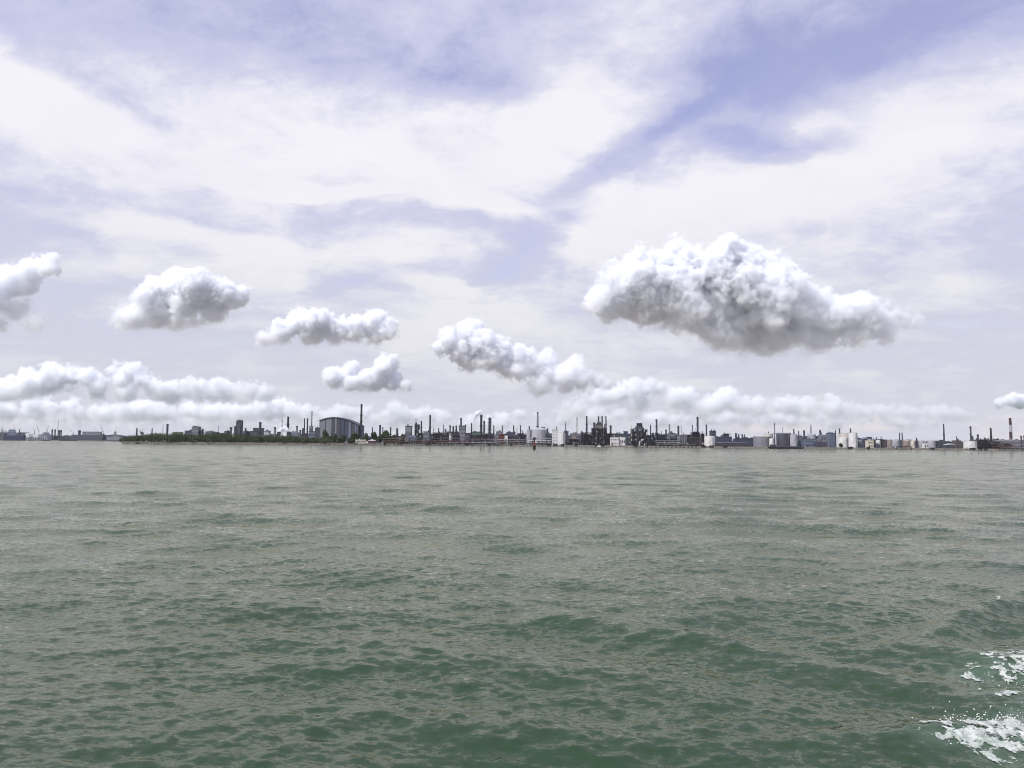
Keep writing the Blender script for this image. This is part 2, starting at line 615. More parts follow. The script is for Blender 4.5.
def stack(cx, y0, w, label, mat=DARK, back=120, tip=None, taper=.8, rings=1, group=None, name='chimney_stack', bands=None, D=None):
    s = Spot(cx, y0, D, back)
    r = w * s.k / 2
    t = empty(name, s.base, label, 'chimney', group)
    h = s.h
    if bands:
        n = len(bands)
        for i, bm_ in enumerate(bands):
            r0 = r * (1 + (1 / taper - 1) * (1 - i / n))
            r1 = r * (1 + (1 / taper - 1) * (1 - (i + 1) / n))
            MB().lathe((0, 0, 0), [(r0, h * i / n), (r1, h * (i + 1) / n - .02)], 16).build('band', bm_, t, False)
    else:
        MB().lathe((0, 0, 0), [(r / taper * 1.25, 0), (r / taper, h * .06), (r, h * .93)], 14).build('shaft', mat, t)
        MB().lathe((0, 0, h * .93), [(r * 1.18, 0), (r * 1.18, h * .02), (r * 1.04, h * .025), (r * 1.04, h * .07)], 14).build('tip', tip or BLACK, t)
    for i in range(rings):
        z = h * (.55 + .3 * i / max(1, rings))
        MB().lathe((0, 0, z), [(r * 1.9, 0), (r * 1.9, .5), (r * 1.8, .5), (r * 1.8, 1.3)], 12).build('platform', DARK, t)
    MB().bar((r * 1.25, -r * .6, 1), (r * 1.05, -r * .5, h * .9), .22, 4).build('ladder', GREY, t)
    return t


def column(cx, y0, w, label, mat=SLATE, back=110, rings=4, group=None, skirt=1.0, head=None):
    """distillation column: shell with domed head, ringed platforms, side pipe"""
    s = Spot(cx, y0, None, back)
    r = w * s.k / 2
    h = s.h
    t = empty('distillation_tower', s.base, label, 'column', group)
    MB().lathe((0, 0, 0), [(r * 1.15 * skirt, 0), (r * 1.02 * skirt, h * .12), (r, h * .4), (r, h - r * .8), (r * .8, h - r * .3), (r * .35, h)], 16).build('shell', mat, t, True)
    for i in range(rings):
        z = h * (.3 + .66 * i / max(1, rings - 1)) - 1.2
        MB().lathe((0, 0, z), [(r * 1.05, 0), (r * 1.55, 0), (r * 1.55, 1.2), (r * 1.48, 1.2), (r * 1.48, .3), (r * 1.05, .3)], 14).build('platform', DARK, t)
    m = MB()
    m.bar((r * 1.25, -r * .3, 1), (r * 1.25, -r * .3, h * .96), max(.3, r * .14), 6)
    m.bar((r * 1.25, -r * .3, h * .96), (0, 0, h * .99), max(.3, r * .14), 6)
    m.build('overhead_pipe', GREY, t)
    if head:
        MB().lathe((0, 0, h * .97), [(r * .3, 0), (r * .3, h * .05)], 8).build('vent', DARK, t)
    return t


def mast(cx, y0, w, label, mats=(GREY,), back=130, group=None, spread=1.0, cat='flare stack', name='flare_stack', levels=None):
    """lattice mast: three legs, rungs and a flare pipe"""
    s = Spot(cx, y0, None, back)
    r = max(.5, w * s.k / 2)
    h = s.h
    t = empty(name, s.base, label, cat, group)
    lv = levels or max(5, int(h / 7))
    for q in range(3):
        a = math.pi / 2 + q * 2 * math.pi / 3
        MB().bar((r * spread * 1.6 * math.cos(a), r * spread * 1.6 * math.sin(a), 0), (r * .75 * math.cos(a), r * .75 * math.sin(a), h * .93), .24, 4).build('leg', mats[0], t)
    for i in range(lv):
        f0, f1 = i / lv, (i + 1) / lv
        m = MB()
        for q in range(3):
            a, a2 = math.pi / 2 + q * 2 * math.pi / 3, math.pi / 2 + (q + 1) * 2 * math.pi / 3
            ra, rb = r * (spread * 1.6 + (.75 - spread * 1.6) * f0), r * (spread * 1.6 + (.75 - spread * 1.6) * f1)
            m.bar((ra * math.cos(a), ra * math.sin(a), h * .93 * f0), (rb * math.cos(a2), rb * math.sin(a2), h * .93 * f1), .16, 4)
            m.bar((ra * math.cos(a), ra * math.sin(a), h * .93 * f0), (ra * math.cos(a2), ra * math.sin(a2), h * .93 * f0), .16, 4)
        m.build('bracing', mats[i % len(mats)], t)
    MB().lathe((0, 0, 0), [(r * .32, 0), (r * .3, h * .95), (r * .45, h * .955), (r * .45, h)], 8).build('flare_pipe', mats[-1], t)
    return t


def tank(cx, y0, w, label, mat=WHITE, roof=WHITE, back=45, dome=.14, group=None, ybase=None):
    s = Spot(cx, y0, None, back)
    r = w * s.k / 2
    h = s.h
    hw = h - r * dome
    t = empty('storage_tank', s.base, label, 'tank', group)
    n = 4
    m = MB()
    for i in range(n):                          # shell courses, each a hair narrower than the one below
        rr = r * (1 - .0025 * i)
        m.lathe((0, 0, 0), [(rr, hw * i / n), (rr, hw * (i + 1) / n - .05)], 40)
    m.build('shell', mat, t)
    MB().lathe((0, 0, hw), [(r * 1.01, 0), (r * .8, r * dome * .45), (r * .45, r * dome * .85), (r * .08, r * dome)], 40).build('roof', roof, t)
    m = MB()
    for i in range(20):
        a, b_ = 2 * math.pi * i / 20, 2 * math.pi * (i + 1) / 20
        m.bar((r * math.cos(a), r * math.sin(a), hw + 1.1), (r * math.cos(b_), r * math.sin(b_), hw + 1.1), .08, 4)
        m.bar((r * math.cos(a), r * math.sin(a), hw), (r * math.cos(a), r * math.sin(a), hw + 1.1), .07, 4)
    m.build('railing', GREY, t)
    m = MB()
    steps = 14
    for i in range(steps):                      # stair winding up the seaward side
        a = math.radians(200 + 120 * i / steps)
        m.box(((r + .3) * math.cos(a), (r + .3) * math.sin(a), hw * (i + .5) / steps), (.8, .8, .3))
    m.build('stair', GREY, t)
    MB().bar((r * .35, -r * 1.01, 0), (r * .35, -r * 1.01, hw), .35, 6).build('riser_pipe', GREY, t)
    return t


def building(cx, y0, w, label, mat=GREY, roof=SLATE, back=90, depth=18, rows=2, cols=4, group=None, pitch=0.0, name='plant_building', glass=SLATE, cat='building', door=True):
    s = Spot(cx, y0, None, back)
    W = w * s.k
    h = s.h
    t = empty(name, s.base, label, cat, group)
    rh = max(.6, h * .05) if not pitch else max(.8, h * pitch)
    MB().box((0, depth / 2, (h - rh) / 2), (W, depth, h - rh)).build('wall', mat, t)
    if pitch:
        MB().prism([(-W * .53, h - rh), (W * .53, h - rh), (W * .53, h - rh * .8), (0, h), (-W * .53, h - rh * .8)], -.6, depth + .6).build('roof', roof, t)
    else:
        MB().box((0, depth / 2, h - rh / 2), (W + .8, depth + .8, rh)).build('roof', roof, t)
    hb = h - rh
    g = random.Random(int(cx * 31))
    if not pitch and W > 8:
        for i in range(g.randint(1, 3)):          # plant on the roof
            bw, bh = W * g.uniform(.08, .2), g.uniform(1.2, 3.6)
            MB().box((W * g.uniform(-.36, .36), depth * g.uniform(.25, .7), h + bh / 2 + .02), (bw, depth * .2, bh)).build('roof_unit', g.choice((GREY, DARK, mat)), t)
    for r_ in range(rows):
        for c in range(cols):
            x = -W / 2 + W * (c + .5) / cols
            z = hb * (r_ + .62) / (rows + .25)
            MB().box((x, -.06, z), (W / cols * .62, .2, hb / rows * .34)).build('window', glass, t)
    if door:
        MB().box((-W * .31, -.09, min(2.2, hb * .14) + .02), (min(4.5, W * .16), .24, min(4.4, hb * .28))).build('door', DARK, t)
    return t


def unit(cx, y0, w, label, back=70, depth=22, bays=4, floors=5, mat=DARK, fill=SLATE, vessels=3, group=None, top=None, seed=1, name='process_unit', pack=.75):
    """open steel structure: posts, beams and decks with vessels and pipes inside"""
    s = Spot(cx, y0, None, back)
    W = w * s.k
    h = s.h
    r_ = random.Random(seed)
    t = empty(name, s.base, label, 'process unit', group)
    p = .55
    for i in range(bays + 1):
        x = -W / 2 + W * i / bays
        for y in (0, depth):
            MB().box((x, y, h / 2), (p, p, h)).build('post', mat, t)
    fh = h / floors
    for f in range(1, floors + 1):
        MB().box((0, depth / 2, f * fh - .2), (W + 1.0, depth + 1.0, .4)).build('deck', mat, t)
        m = MB()
        for y in (-.5, depth + .5):
            m.bar((-W / 2 - .5, y, f * fh + 1.05), (W / 2 + .5, y, f * fh + 1.05), .09, 4)
            for i in range(bays * 2 + 1):
                x = -W / 2 + W * i / bays / 2
                m.bar((x, y, f * fh), (x, y, f * fh + 1.05), .07, 4)
        m.build('railing', GREY, t)
    for f in range(floors):
        for i in range(bays):
            x = -W / 2 + W * (i + .5) / bays
            if r_.random() < .35:
                MB().bar((x - W / bays / 2, -.1, f * fh), (x + W / bays / 2, -.1, (f + 1) * fh - .4), .16, 4).build('brace', mat, t)
            if r_.random() < .25 + .6 * pack:
                MB().box((x, depth * .72, (f + .5) * fh), (W / bays - .3, .3, fh - .6)).build('panel', r_.choice((mat, fill, mat, SLATE)), t)
            if r_.random() < pack:
                q = r_.random()
                hh = fh * r_.uniform(.5, .85)
                mm = r_.choice((fill, mat, GREY, BROWN, fill))
                if q < .5:
                    MB().box((x, depth * r_.uniform(.3, .6), f * fh + hh / 2 + .02), (W / bays * r_.uniform(.5, .85), depth * .5, hh)).build('equipment', mm, t)
                else:
                    rr = min(W / bays * .36, hh * .5)
                    MB().lathe((x, depth * .4, f * fh + .02), [(rr, 0), (rr, hh * .85), (rr * .6, hh)], 12).build('vessel', mm, t, True)
    m = MB()
    for i in range(4):
        x = r_.uniform(-.45, .45) * W
        m.bar((x, depth * .15, 0), (x, depth * .15, h * r_.uniform(.6, 1.0)), .35, 6)
    m.build('pipework', GREY, t)
    for i in range(max(1, bays // 2)):            # vents and drums that stick out above the top deck
        x = r_.uniform(-.45, .45) * W
        rr = r_.uniform(.35, .9)
        hh = h * r_.uniform(.06, .34)
        MB().lathe((x, depth * r_.uniform(.2, .8), h + .02), [(rr, 0), (rr, hh * .8), (rr * 1.3, hh * .82), (rr * 1.3, hh * .9), (rr * .5, hh)], 9).build('vent_stack', r_.choice((mat, DARK, GREY)), t)
    return t, s, W, h


def pipe_rack(px0, px1, y0, label, back=25, mats=(RUST, GREY, PALE, BROWN), group=None, tiers=3):
    cx = (px0 + px1) / 2
    s = Spot(cx, y0, None, back)
    W = (px1 - px0) * s.k
    h = s.h
    g = random.Random(int(px0 * 7))
    t = empty('pipe_rack', s.base, label, 'pipe rack', group)
    n = max(2, int(W / 9))
    for i in range(n + 1):
        x = -W / 2 + W * i / n
        m = MB()
        for y in (0, 8):
            m.box((x, y, h / 2), (.55, .55, h))
        for k in range(tiers):
            m.box((x, 4, h * (k + 1) / tiers - 1.0), (.5, 7.4, .5))
        m.build('trestle', DARK, t)
    for k in range(tiers):
        for q in range(5):
            r = .42 + .2 * g.random()
            MB().bar((-W / 2 - 1, .6 + 1.7 * q, h * (k + 1) / tiers - .72 + r), (W / 2 + 1, .6 + 1.7 * q, h * (k + 1) / tiers - .72 + r), r, 7).build('pipe', mats[(q + k) % len(mats)], t)
    x = -W / 2 + 2
    while x < W / 2 - 3:                       # pump houses, exchangers and drums underneath
        w_ = g.uniform(2.5, 6.5)
        hh = h * g.uniform(.3, .75)
        mm = g.choice(mats + (DARK, BROWN))
        if g.random() < .6:
            MB().box((x + w_ / 2, 10.5, hh / 2 + .1), (w_, 3.6, hh)).build('pump_house', mm, t)
        else:
            rr = min(hh * .45, w_ * .4)
            MB().bar((x, 11, rr + .8), (x + w_, 11, rr + .8), rr, 12).box((x + w_ * .2, 11, .5), (.6, rr, 1.0)).box((x + w_ * .8, 11, .5), (.6, rr, 1.0)).build('drum', mm, t)
        x += w_ + g.uniform(.3, 2.5)
    return t


# leaf material and crowns
LEAF = bpy.data.materials.new('leaf_green')
LEAF.use_nodes = True
_b = NB(LEAF.node_tree)
_g = _b.node('ShaderNodeNewGeometry')
_n = _b.noise(_g.outputs['Position'], .18, 4, .6)
_b.put(LEAF.node_tree.nodes['Principled BSDF'].inputs['Base Color'],
       _b.mix(_b.m('MULTIPLY', _g.outputs['Random Per Island'], .6), _b.ramp(_n.outputs['Fac'], [(.3, (.018, .030, .012)), (.7, (.050, .075, .026))]), (.045, .068, .024, 1)))
LEAF.node_tree.nodes['Principled BSDF'].inputs['Roughness'].default_value = .75
BARK = paint('bark', (.07, .055, .04), wear=.4)


def leaf_cloud(puffs, n, size, seed):
    """n leaf sprays spread through the volume of ellipsoid puffs (c, rx, ry, rz)"""
    g = np.random.default_rng(seed)
    vol = np.array([p[1] * p[2] * p[3] for p in puffs]) ** (2 / 3)
    idx = g.choice(len(puffs), n, p=vol / vol.sum())
    d = g.normal(size=(n, 3))
    d /= np.linalg.norm(d, axis=1)[:, None]
    rr = g.uniform(.35, 1.06, n) ** .5
    C_ = np.array([p[0] for p in puffs])[idx]
    R_ = np.array([p[1:4] for p in puffs])[idx]
    c = C_ + d * R_ * rr[:, None]
    nrm = d + g.normal(size=(n, 3)) * .6
    nrm /= np.linalg.norm(nrm, axis=1)[:, None]
    u = np.cross(nrm, g.normal(size=(n, 3)))
    u /= np.linalg.norm(u, axis=1)[:, None]
    w = np.cross(nrm, u)
    sz = size * g.uniform(.55, 1.35, n)[:, None]
    v = np.stack([c - u * sz, c - w * sz * .6, c + u * sz, c + w * sz * .6], 1).reshape(-1, 3)
    f = np.arange(n * 4).reshape(-1, 4)
    return v, f


def fast_mesh(name, v, f, mat, parent=None):
    me = bpy.data.meshes.new(name)
    me.vertices.add(len(v))
    me.vertices.foreach_set('co', np.asarray(v, np.float32).ravel())
    k = f.shape[1]
    me.loops.add(f.size)
    me.loops.foreach_set('vertex_index', f.astype(np.int32).ravel())
    me.polygons.add(len(f))
    me.polygons.foreach_set('loop_start', (np.arange(len(f)) * k).astype(np.int32))
    me.update(calc_edges=True)
    me.materials.append(mat)
    o = bpy.data.objects.new(name, me)
    COL.objects.link(o)
    if parent is not None:
        o.parent = parent
    return o


def tree(cx, y0, w, label, back=30, ybase=None, seed=1, group=None, name='broadleaf_tree', low=.12):
    s = Spot(cx, y0, None, back)
    r = w * s.k / 2
    h = s.h
    g = random.Random(seed)
    t = empty(name, s.base, label, 'tree', group)
    m = MB()
    m.lathe((0, 0, -.5), [(r * .10 + .25, 0), (r * .07 + .15, h * .45), (r * .03 + .06, h * .8)], 8)
    puffs = []
    for i in range(11):
        a = g.uniform(0, 6.28)
        q = g.uniform(.1, .62) * r
        zz = h * g.uniform(low + .18, .78)
        pr = r * g.uniform(.38, .58)
        c = (q * math.cos(a), q * math.sin(a), zz)
        puffs.append((c, pr, pr, min(pr, h * .27)))
        m.bar((0, 0, h * .3), c, .09 + .012 * r, 5)
    puffs.append(((0, 0, h * .8), r * .42, r * .42, h * .2))
    m.build('trunk', BARK, t)
    v, f = leaf_cloud(puffs, 3600, max(.6, r * .095), seed)
    fast_mesh('crown', v, f, LEAF, t)
    return t
# ------------------------------------------------------------------ far shipyard across the strait
def ship(px0, px1, ydeck, label, hull=NAVY, house=GREY, hx=.35, hw=.2, hy=None, mast_y=None, D=4150, funnel=None, red=DARK, decks=2, cat='ship', name='ship'):
    cx = (px0 + px1) / 2
    k = D / F
    L = (px1 - px0) * k
    b = P(cx, hor(cx), D)
    dk = P(cx, ydeck, D).z
    t = empty(name, (b.x, D, 0), label, cat)
    bw = L * .13
    # hull seen from the side: raked bow at +x, square stern, deck sheer
    out = [(-L / 2 + 1, -.6), (L / 2 - L * .05, -.6), (L / 2, dk * 1.12), (L / 2 - L * .14, dk * 1.04), (-L / 2, dk)]
    MB().prism(out, -bw / 2, bw / 2).build('hull', hull, t)
    MB().prism([(-L / 2 + .8, -.7), (L / 2 - L * .052, -.7), (L / 2 - L * .047, dk * .22), (-L / 2 + .6, dk * .22)], -bw / 2 - .12, bw / 2 + .12).build('boot_topping', red, t)
    hz = P(cx, hy, D).z - dk
    x = -L / 2 + L * hx
    for q in range(decks):
        f = 1 - .16 * q
        z0 = dk + hz * q / decks
        hb = MB().box((x, 0, z0 + hz / decks / 2), (L * hw * f, bw * .8 * f, hz / decks - .3)).build('deckhouse', house, t)
        for c in range(4):
            w_ = MB().box((x - L * hw * f * (.36 - .24 * c), -bw * .4 * f - .03, z0 + hz / decks * .58), (L * hw * f * .14, .2, hz / decks * .26)).build('window', SLATE, hb)
    if mast_y:
        mz = P(cx, mast_y, D).z
        MB().bar((x + L * hw * .2, 0, dk + hz), (x + L * hw * .2, 0, mz), .55, 6).bar((x + L * hw * .2 - 4, 0, dk + hz + (mz - dk - hz) * .6), (x + L * hw * .2 + 4, 0, dk + hz + (mz - dk - hz) * .6), .4, 5).build('mast', GREY, t)
    if funnel:
        fx = -L / 2 + L * funnel
        MB().lathe((fx, 0, dk), [(L * .022, 0), (L * .02, hz * 1.05)], 12).build('funnel', DARK, t)
    for q in range(3):
        MB().box((L * (.05 + .13 * q), 0, dk + 1.2), (L * .1, bw * .6, 2.4)).build('hatch', GREY, t)
    return t


def crane(px, ytop, ybase, jib_px, jib_y, label, mat=SLATE, D=4500, group='shipyard cranes', piv=.62):
    k = D / F
    b = P(px, hor(px), D)
    top = P(px, ytop, D).z
    t = empty('dock_crane', (b.x, D, GZ), label, 'crane', group)
    h = top - GZ
    hp = h * piv
    m = MB()
    for sx in (-1, 1):
        for sy in (-1, 1):
            m.bar((sx * 5, sy * 5, 0), (sx * 2.4, sy * 2.4, hp), .8, 5)
    m.box((0, 0, hp * .5), (8, 8, .8))
    m.build('portal', mat, t)
    MB().box((-1.5, 0, hp + 2.5), (9, 6, 5)).build('cab', mat, t)
    j = P(jib_px, jib_y, D)
    je = (j.x - b.x, 0, j.z - GZ)
    m = MB()
    m.bar((1, -1.4, hp + 3), je, .55, 5).bar((1, 1.4, hp + 3), je, .55, 5)
    for i in range(6):
        f = (i + .5) / 6
        m.bar((1 + (je[0] - 1) * f, -1.4 * (1 - f), hp + 3 + (je[2] - hp - 3) * f), (1 + (je[0] - 1) * min(1, f + .1), 1.4 * (1 - f), hp + 3 + (je[2] - hp - 3) * min(1, f + .1)), .3, 4)
    m.build('jib', mat, t)
    MB().bar((-2.5, 0, hp + 4), (-1, 0, h), .6, 5).bar((-1, 0, h), je, .22, 4).build('stay', mat, t)
    return t


def gable(px0, px1, ytop, label, wall=PALE, roof=WHITE, D=4420, arch=True, name='arched_shed', group=None):
    cx = (px0 + px1) / 2
    k = D / F
    W = (px1 - px0) * k
    b = P(cx, ytop, D)
    h = b.z - GZ
    t = empty(name, (b.x, D, GZ), label, 'shed', group)
    eh = h * .45
    MB().box((0, 25, eh / 2), (W * .98, 50, eh)).build('wall', wall, t)
    pts = []
    for i in range(11):
        a = math.pi * i / 10
        pts.append((W / 2 * math.cos(a), eh + .02 + (h - eh) * (math.sin(a) if arch else 1 - abs(math.cos(a)))))
    MB().prism(pts, -.5, 50.5).build('roof', roof, t)
    for q in range(3):
        MB().box((-W * .3 + W * .3 * q, -.1, eh * .4), (W * .18, .4, eh * .75)).build('door', SLATE, t)
    return t


def far_hall(px0, px1, ytop, label, mat=SLATE, roof=DARK, D=4600, cols=6):
    cx = (px0 + px1) / 2
    t = building(cx, ytop, px1 - px0, label, mat, roof, depth=60, rows=1, cols=cols, pitch=.18, name='shipyard_hall')
    return t


# hall placed by its own depth: shift the shore distance used by building()
_sd = shore_d


def at_depth(D, fn, *a, **k):
    global shore_d
    shore_d = lambda px: D
    try:
        return fn(*a, **k, back=0)
    finally:
        shore_d = _sd


ship(4, 25, 435.6, 'blue-hulled ship with pale bridge house lying off the far yard', NAVY, LBLUE, .36, .42, 429.5, 423.5, funnel=.72, decks=3)
ship(72, 104, 435.0, 'long grey-blue ship with dark upper deck by the far yard', SLATE, GREY, .62, .56, 431.5, 428.0, D=4180, funnel=.22, decks=1)
ship(107, 121, 436.8, 'low grey ship with a tall stepped mast amidships', GREY, GREY, .56, .2, 431.5, 425.2, D=4160, decks=3)
ship(60, 73, 437.2, 'low dark ship hull beside the round yard towers', DARK, SLATE, .5, .3, 435.2, None, D=4200, decks=1)
ship(119, 132, 437.4, 'low dark ship hull half behind the mangrove islet tip', SLATE, SLATE, .4, .3, 435.6, None, D=4220, decks=1)
crane(2, 425.5, 440, -4, 424, 'grey yard crane cut by the picture edge', GREY)
crane(5.5, 427.5, 440, 0.5, 426.5, 'stooped grey yard crane just behind the blue-hulled ship', GREY, D=4700)
crane(39, 430.5, 440, 36.2, 424, 'dark crane with thin jib leaning back over the arched sheds', SLATE)
crane(46, 429.5, 440, 48.8, 425.4, 'stout crane with short jib next to the twin posts', SLATE, D=4640)
crane(34.6, 430, 440, 33.6, 428.0, 'stubby dark yard crane between the two arched sheds', DARK, D=4660)
crane(73.5, 432.2, 440, 69.6, 428.6, 'pale grey crane reaching seaward over the low dark hull', GREY)
crane(103.2, 431.2, 440, 100.4, 425.2, 'dark crane with steep jib at the bow of the long ship', SLATE)
gable(24.5, 29.5, 433.0, 'smaller white arched shed beside the blue-hulled ship', group='white arched sheds')
gable(33, 38.6, 433.2, 'larger white arched shed right of the smaller one', group='white arched sheds')
gable(40, 47.2, 432.3, 'low pitched shed with purple-grey roof', PALE, GREY, arch=False, name='pitched_shed')
for cx, w, y, lab in ((20.5, 8, 431.8, 'dark sloping yard hall behind the blue-hulled ship'), (31, 8, 433.6, 'low dark yard hall behind the arched sheds'),
                      (50, 8, 435.0, 'low grey yard hall under the twin posts'), (66, 14, 435.4, 'long low hall right of the round yard towers'), (112, 12, 434.4, 'flat grey hall behind the ship with stepped mast'), (1.5, 7, 431.5, 'grey hall at the picture edge under the cranes')):
    at_depth(4620, building, cx, y, w, lab, SLATE, GREY, depth=60, rows=1, cols=6, pitch=.15, name='shipyard_hall', cat='building')


def drum(cx, y0, w, label, mat=SLATE, D=4480, group=None):
    s = Spot(cx, y0, D)
    r = w * s.k / 2
    t = empty('rig_tower', s.base, label, 'tower', group)
    MB().lathe((0, 0, 0), [(r * 1.7, 0), (r * 1.3, s.h * .35), (r, s.h * .4), (r, s.h * .8)], 12).build('shaft', mat, t)
    MB().lathe((0, 0, s.h * .8), [(r * 1.25, 0), (r * 1.25, s.h * .14), (r * .8, s.h * .2)], 12).build('head', DARK, t)
    return t


drum(52.3, 429.3, 1.2, 'first of the dark twin posts in the far yard, next to the stout crane', DARK)
drum(55.2, 429.3, 1.2, 'second of the dark twin posts in the far yard, nearer the round towers', DARK)
drum(59.2, 430.0, 1.5, 'thick dark round yard tower under the thin mast', DARK)
drum(61.2, 430.0, 1.3, 'thick dark round yard tower right of the thin mast', DARK)
drum(79.6, 430.2, 2.3, 'dark flared tower standing above the long grey-blue ship', DARK)
at_depth(4500, mast, 58.4, 420.5, .8, 'thin tall mast above the round yard towers', (GREY,), cat='mast', name='radio_mast')

# ------------------------------------------------------------------ mangrove islet and what shows behind it
top_line = [(122, 438.5), (128, 435.6), (140, 434.6), (150, 433.4), (158, 432.4), (170, 433.4), (178, 432.5), (190, 434.0), (205, 433.8), (216, 432.8), (226, 432.8), (240, 433.6), (256, 434.6),
            (272, 435.0), (290, 435.0), (304, 436.8), (318, 437.8), (330, 438.6)]
g_ = random.Random(9)
puffs = []
px = 122.0
while px < 330:
    D = _sd(px) + 12 + g_.uniform(0, 40)
    yt = float(np.interp(px, [a for a, _ in top_line], [b for _, b in top_line])) + g_.uniform(-.4, .9)
    q = P(px, yt, D)
    hh = q.z - 2.2
    rr = g_.uniform(3.0, 5.5)
    puffs.append(((q.x, q.y, 2.2 + hh * .62), rr * 1.2, rr * 1.4, hh * .38))
    puffs.append(((q.x + g_.uniform(-3, 3), q.y - g_.uniform(4, 9), 2.4 + hh * .3), rr * 1.2, rr, hh * .32))
    px += g_.uniform(.9, 2.0)
v_, f_ = leaf_cloud(puffs, 42000, .75, 21)
o = fast_mesh('mangrove_thicket', v_, f_, LEAF)
tag(o, 'dense dark green mangrove thicket covering the low islet', 'thicket', kind='stuff')
m = MB()
for i in range(150):
    px = g_.uniform(124, 328)
    q = P(px, hor(px), _sd(px) + g_.uniform(9, 20))
    m.bar((q.x, q.y, 1.5), (q.x + g_.uniform(-1, 1), q.y, 9), .22, 4)
tag(m.build('mangrove_trunk', BARK), 'thin dark stems under the mangrove thicket', 'tree stems', kind='stuff')

IS = 900
stack(137.0, 428.2, 1.3, 'dark hooked post left of its pair over the islet tip', DARK, IS, rings=2)
crane(142.2, 429.6, 440, 139.0, 430.6, 'dark bent crane standing over the islet tip', DARK, D=2300, group='cranes behind the islet')
stack(152.2, 428.4, 1.1, 'short grey stack above the highest islet trees', SLATE, IS)
mast(163.2, 424.3, .7, 'thin pale mast left of the solid dark stack on the islet', (PALE,), IS, cat='mast', name='radio_mast')
stack(167.6, 424.0, 2.0, 'solid dark stack rising alone over the islet trees', SLATE, IS, rings=0, taper=.9)
building(176.5, 432.0, 8, 'low green-roofed building behind the islet trees', GREEN, GREEN, IS, rows=1)
building(195.2, 426.6, 6.6, 'tall pale-striped grey block behind the islet trees', GREY, DARK, IS, rows=4, cols=5)
building(188.3, 430.6, 7, 'low dark wing left of the pale-striped grey block', SLATE, DARK, IS + 8, rows=2, cols=4)
unit(201.6, 430.6, 5, 'small dark process unit right of the pale-striped block', IS, bays=3, floors=3, seed=21)
column(202.6, 428.6, 1.6, 'short dark column on the small unit by the striped block', DARK, IS + 30, rings=2)
tank(205.6, 431.8, 3.4, 'small pale tank behind the islet trees', PALE, WHITE, IS)
building(209.6, 431.2, 5.2, 'low grey-green building right of the small pale tank', GREEN, GREEN, IS, rows=1)
mast(218.6, 425.6, .6, 'hair-thin pale mast alone over the middle of the islet', (PALE,), IS, cat='mast', name='radio_mast')
building(226.2, 431.0, 3.6, 'tiny dark roofed house just left of the mushroom tower', SLATE, DARK, IS, rows=1, cols=2)
t = column(231.0, 427.0, 1.7, 'mushroom-topped grey tower left of the dark slab towers', SLATE, IS, rings=1)
s = Spot(231, 427, None, IS)
MB().lathe((0, 0, s.h * .82), [(1.8, 0), (4.0, s.h * .06), (4.0, s.h * .14), (1.5, s.h * .18)], 14).build('head', SLATE, t)
building(235.3, 426.2, 2.1, 'narrow dark tower against the tallest slab tower', DARK, DARK, IS + 25, 14, 5, 2, name='slab_tower')
building(238.9, 420.2, 3.6, 'tallest dark slab tower above the islet trees', SLATE, DARK, IS, 20, 8, 3, name='slab_tower')
building(236.9, 421.4, 1.6, 'slim dark slab tower glued to the tallest one', DARK, DARK, IS + 40, 16, 7, 1, name='slab_tower')
stack(245.6, 428.2, 1.7, 'short dark stack with shouldered base right of the slab towers', SLATE, IS, rings=1, taper=.6)
building(245.6, 431.2, 4.6, 'shouldered base house under the short dark stack', SLATE, DARK, IS + 20, rows=1, cols=2)
t = building(253.6, 431.0, 7, 'dark stepped plant hall, lower step', SLATE, DARK, IS, rows=2)
building(257.6, 428.0, 9, 'dark stepped plant hall, upper step with flat roof', SLATE, DARK, IS + 40, rows=3, cols=5)
column(260.2, 421.8, 2.2, 'round-headed grey column standing on the stepped hall', SLATE, IS + 20, rings=2)
building(266.2, 430.8, 4.6, 'small pale cabin with dark flat roof behind the islet', PALE, DARK, IS - 300, rows=1, cols=2)
stack(275.0, 427.2, 2.2, 'short plain grey stack left of the white steam', GREY, IS - 200, rings=0, taper=.95)
building(278.3, 431.8, 2.4, 'dark box at the foot of the white steam, nearer the islet tip', DARK, DARK, IS - 300, 10, 1, 1)
building(288.6, 431.6, 3.0, 'dark box at the foot of the white steam under the black stack', DARK, DARK, IS - 300, 10, 1, 1)
mast(282.3, 417.8, 1.0, 'thin grey lattice mast rising behind the white steam', (GREY, PALE), IS)
stack(288.3, 416.6, 2.0, 'black leaning-topped stack over the white steam', DARK, IS - 150, rings=2, taper=.85)
building(293.6, 432.4, 9, 'long low blue-grey hall right of the white steam', LBLUE, GREY, IS - 200, rows=1, cols=6)
stack(297.0, 426.1, 1.9, 'plain blue-grey stack on the long low hall', GREY, IS - 200, rings=0, taper=.95)
stack(300.4, 430.0, 1.9, 'short squat reddish-grey stack next to the plain blue-grey one', BROWN, IS - 300, rings=0, taper=.7)
stack(303.0, 428.2, 1.6, 'medium dark stack left of the tall thin pair', SLATE, IS - 300, rings=1)
stack(304.7, 418.4, 1.1, 'slim dark stack, first of the tall pair left of the arched hall', DARK, IS - 250, rings=1)
stack(307.6, 418.4, 1.3, 'slim black stack, second of the tall pair left of the arched hall', BLACK, IS - 250, rings=1)
building(310.5, 426.2, 2.4, 'narrow grey boiler tower at the foot of the tall pale stack', GREY, GREY, IS - 320, 14, 4, 1, name='boiler_tower')
stack(312.0, 411.0, 1.1, 'tallest pale grey stack left of the arched hall', GREY, IS - 250, tip=GREY, rings=1)
building(313.6, 431.2, 10, 'low blue-grey hall with banded front left of the arched hall', LBLUE, SLATE, IS - 400, rows=2, cols=7)
building(317.6, 427.6, 5.2, 'dark box hall tucked against the arched hall', SLATE, DARK, IS - 420, rows=2, cols=3)

